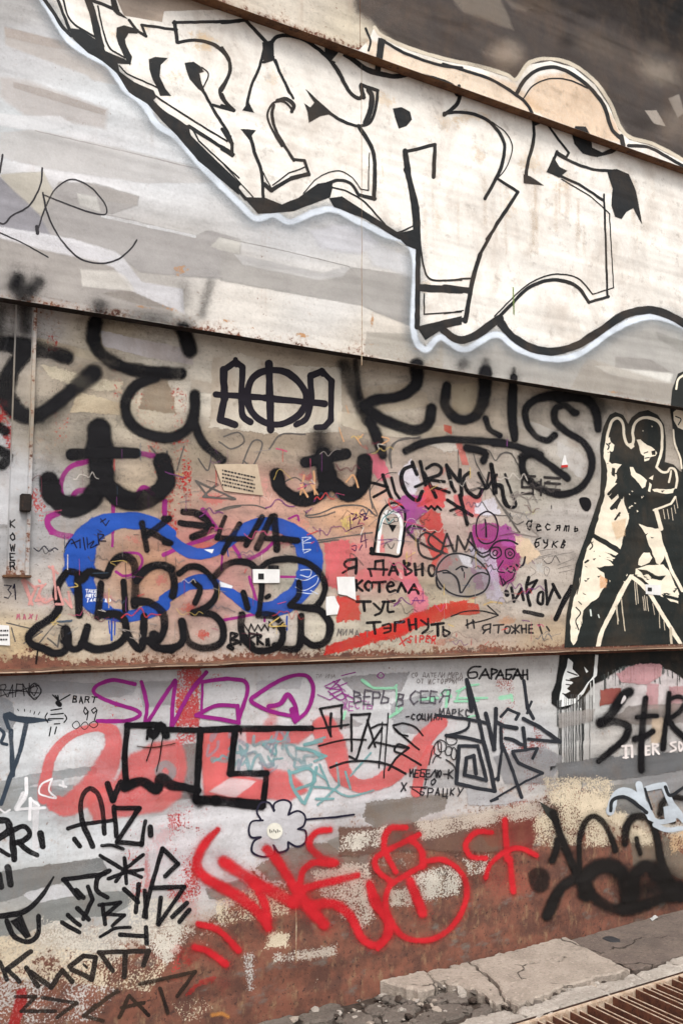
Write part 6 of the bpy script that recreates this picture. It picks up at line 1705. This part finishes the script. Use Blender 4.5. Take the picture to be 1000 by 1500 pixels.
# kerb: worn stones laid end to end beside the grating
KERB = empty('kerb', 'worn pale concrete kerb between the paving and the grating', None, (0, 0, 0), 'structure')
a0 = on_ground(930, 1421); a1 = on_ground(770, 1480)
yk1 = on_ground(1000, 1395, -.01).y - 0.004
yk0 = on_ground(880, 1458, -.01).y
cuts = [-1.2, 0.1, on_ground(772, 1482).x, on_ground(880, 1440).x, on_ground(940, 1424).x, 3.6, 4.7, 5.9, 7.2]
for i, (xa, xb) in enumerate(zip(cuts, cuts[1:])):
    m = max(2, int((xb - xa) / 0.06))
    top = []
    for k in range(m + 1):
        x = xa + 0.004 + (xb - xa - 0.008) * k / m
        top.append(Vector((x, yk1 - 0.010 - 0.05 * abs(noise.noise((x * 5, 1.5, 0))) - 0.02 * abs(noise.noise((x * 17, 4.5, 0))), 0)))
    low = [Vector((p.x, yk0 + 0.008 * noise.noise((p.x * 5, 8, 0)), 0)) for p in reversed(top)]
    slab_piece('kerb_stone', top + low, -0.012 + 0.01 * noise.noise((i * 3.3, 0, 0)), 0.22, M_KERB, KERB, (random.uniform(-.008, .008), random.uniform(-.03, .0)), 0.018, 0.010)

# ------------------------------------------------------------------ drain grating
GR = empty('drain_grate', 'long rusty steel drain grating of narrow crossbars beside the kerb', 'grate', (on_ground(900, 1460).x, yk0 - 0.2, -0.03))
M_GRATE = simple('worn_grate_steel', (202, 182, 162), (166, 138, 114), 40, 0.7, 0.4, 0.002, (88, 58, 44))
M_GRUST = simple('rusty_grate_side', (116, 70, 50), (86, 52, 40), 26, 0.9, 0.6, 0.003, (60, 40, 34))
M_PIT = simple('pit_silt', (70, 48, 40), (52, 38, 33), 9, 0.95, 0.5, 0.006, (92, 62, 48))
gx, gy, gzz = GR.location
def gpart(name, bm, mat, label=None):
    me = bm_mesh(name, bm)
    me.transform(Matrix.Translation((-gx, -gy, -gzz)))
    return link(name, me, mat, GR, label)
yg1 = yk0 - 0.014
yg0 = yg1 - 0.44
gpart('frame_rail', box_bm(-1.0, 7.0, yg1 - 0.012, yg1 + 0.008, -0.10, -0.016, 0.002), M_GRATE)
gpart('frame_rail', box_bm(-1.0, 7.0, yg0 - 0.012, yg0 + 0.008, -0.10, -0.016, 0.002), M_GRATE)
gpart('cross_rail', box_bm(-1.0, 7.0, (yg0 + yg1) / 2 - 0.004, (yg0 + yg1) / 2 + 0.004, -0.09, -0.05, 0.001), M_GRUST)
pitch_ = 0.046
bar = box_bm(-0.0040, 0.0040, yg0 + 0.009, yg1 - 0.013, -0.075, -0.019, 0.0012)
bar_me = bm_mesh('bar', bar)
bar_me.materials.append(M_GRATE); bar_me.materials.append(M_GRUST)
for pl_ in bar_me.polygons:
    pl_.material_index = 0 if pl_.normal.z > 0.4 else 1
k = 0
x = 0.4
while x < 5.6:
    o = bpy.data.objects.new('bar', bar_me)
    COL.objects.link(o)
    o.parent = GR
    o.location = (x - gx + random.uniform(-.002, .002), -gy, -gzz + random.uniform(-.0015, .0015))
    o.rotation_euler = (random.uniform(-.004, .004), random.uniform(-.015, .015), random.uniform(-.003, .003))
    x += pitch_
bm = bmesh.new()
def quad(a, b, c_, d):
    bm.faces.new([bm.verts.new(v) for v in (a, b, c_, d)])
quad((-1, yg0 - .02, -.34), (7, yg0 - .02, -.34), (7, yg1 + .02, -.30), (-1, yg1 + .02, -.30))
quad((-1, yg1 + .012, -.35), (7, yg1 + .012, -.35), (7, yg1 + .012, -.012), (-1, yg1 + .012, -.012))
quad((-1, yg0 - .016, -.35), (7, yg0 - .016, -.35), (7, yg0 - .016, -.012), (-1, yg0 - .016, -.012))
gpart('channel', bm, M_PIT)
# roadway on the near side of the grating, out to the horizon
bm = bmesh.new()
xr_ = [-400, -60, -12] + [-4 + i for i in range(14)] + [16, 60, 400]
yr_ = [yg0 - 0.017, yg0 - .5, -1, -4, -20, -90, -500]
gg = [[bm.verts.new((x, y, -0.018)) for x in xr_] for y in yr_]
for a, b in zip(gg, gg[1:]):
    for i in range(len(xr_) - 1):
        bm.faces.new((b[i], b[i + 1], a[i + 1], a[i]))
link('road', bm_mesh('road', bm), M_ASPH, None, 'grey asphalt roadway in front of the grating', None, None, 'structure')

# litter and the tar spot
p = on_ground(957, 1347, -0.012)
bm = bmesh.new()
vv = []
for j in range(4):
    for i in range(6):
        u, v = i / 5 - .5, j / 3 - .5
        vv.append(bm.verts.new((u * 0.055 + v * .012, v * 0.028 + u * .01, 0.004 + 0.010 * abs(noise.noise((u * 5, v * 4, 3))) + 0.006 * (u + .5))))
for j in range(3):
    for i in range(5):
        bm.faces.new((vv[j * 6 + i], vv[j * 6 + i + 1], vv[j * 6 + i + 7], vv[j * 6 + i + 6]))
r_ = bmesh.ops.solidify(bm, geom=bm.faces[:], thickness=0.0012)
o = link('litter_scrap', bm_mesh('litter_scrap', bm), M_PAPER, None, 'crumpled white paper scrap on the dark paving', 'litter')
o.location = p
p = on_ground(895, 1376, -0.012)
bm = bmesh.new()
ring = []
c0 = bm.verts.new((0, 0, 0.004))
for i in range(22):
    an = 2 * math.pi * i / 22
    rr_ = 1 + .18 * noise.noise((math.cos(an) * 2, math.sin(an) * 2, 7))
    ring.append([bm.verts.new((math.cos(an) * .036 * rr_ * q, math.sin(an) * .045 * rr_ * q, z_)) for q, z_ in ((.8, .0036), (1, .0003))])
for i in range(22):
    j = (i + 1) % 22
    bm.faces.new((c0, ring[i][0], ring[j][0]))
    bm.faces.new((ring[i][0], ring[i][1], ring[j][1], ring[j][0]))
o = link('tar_spot', bm_mesh('tar_spot', bm), simple('tar', (44, 44, 47), (56, 55, 57), 30, 0.7, 0.3, 0.002), None, 'flat black tar blob on the dark paving near the wall', 'stain')
o.location = p
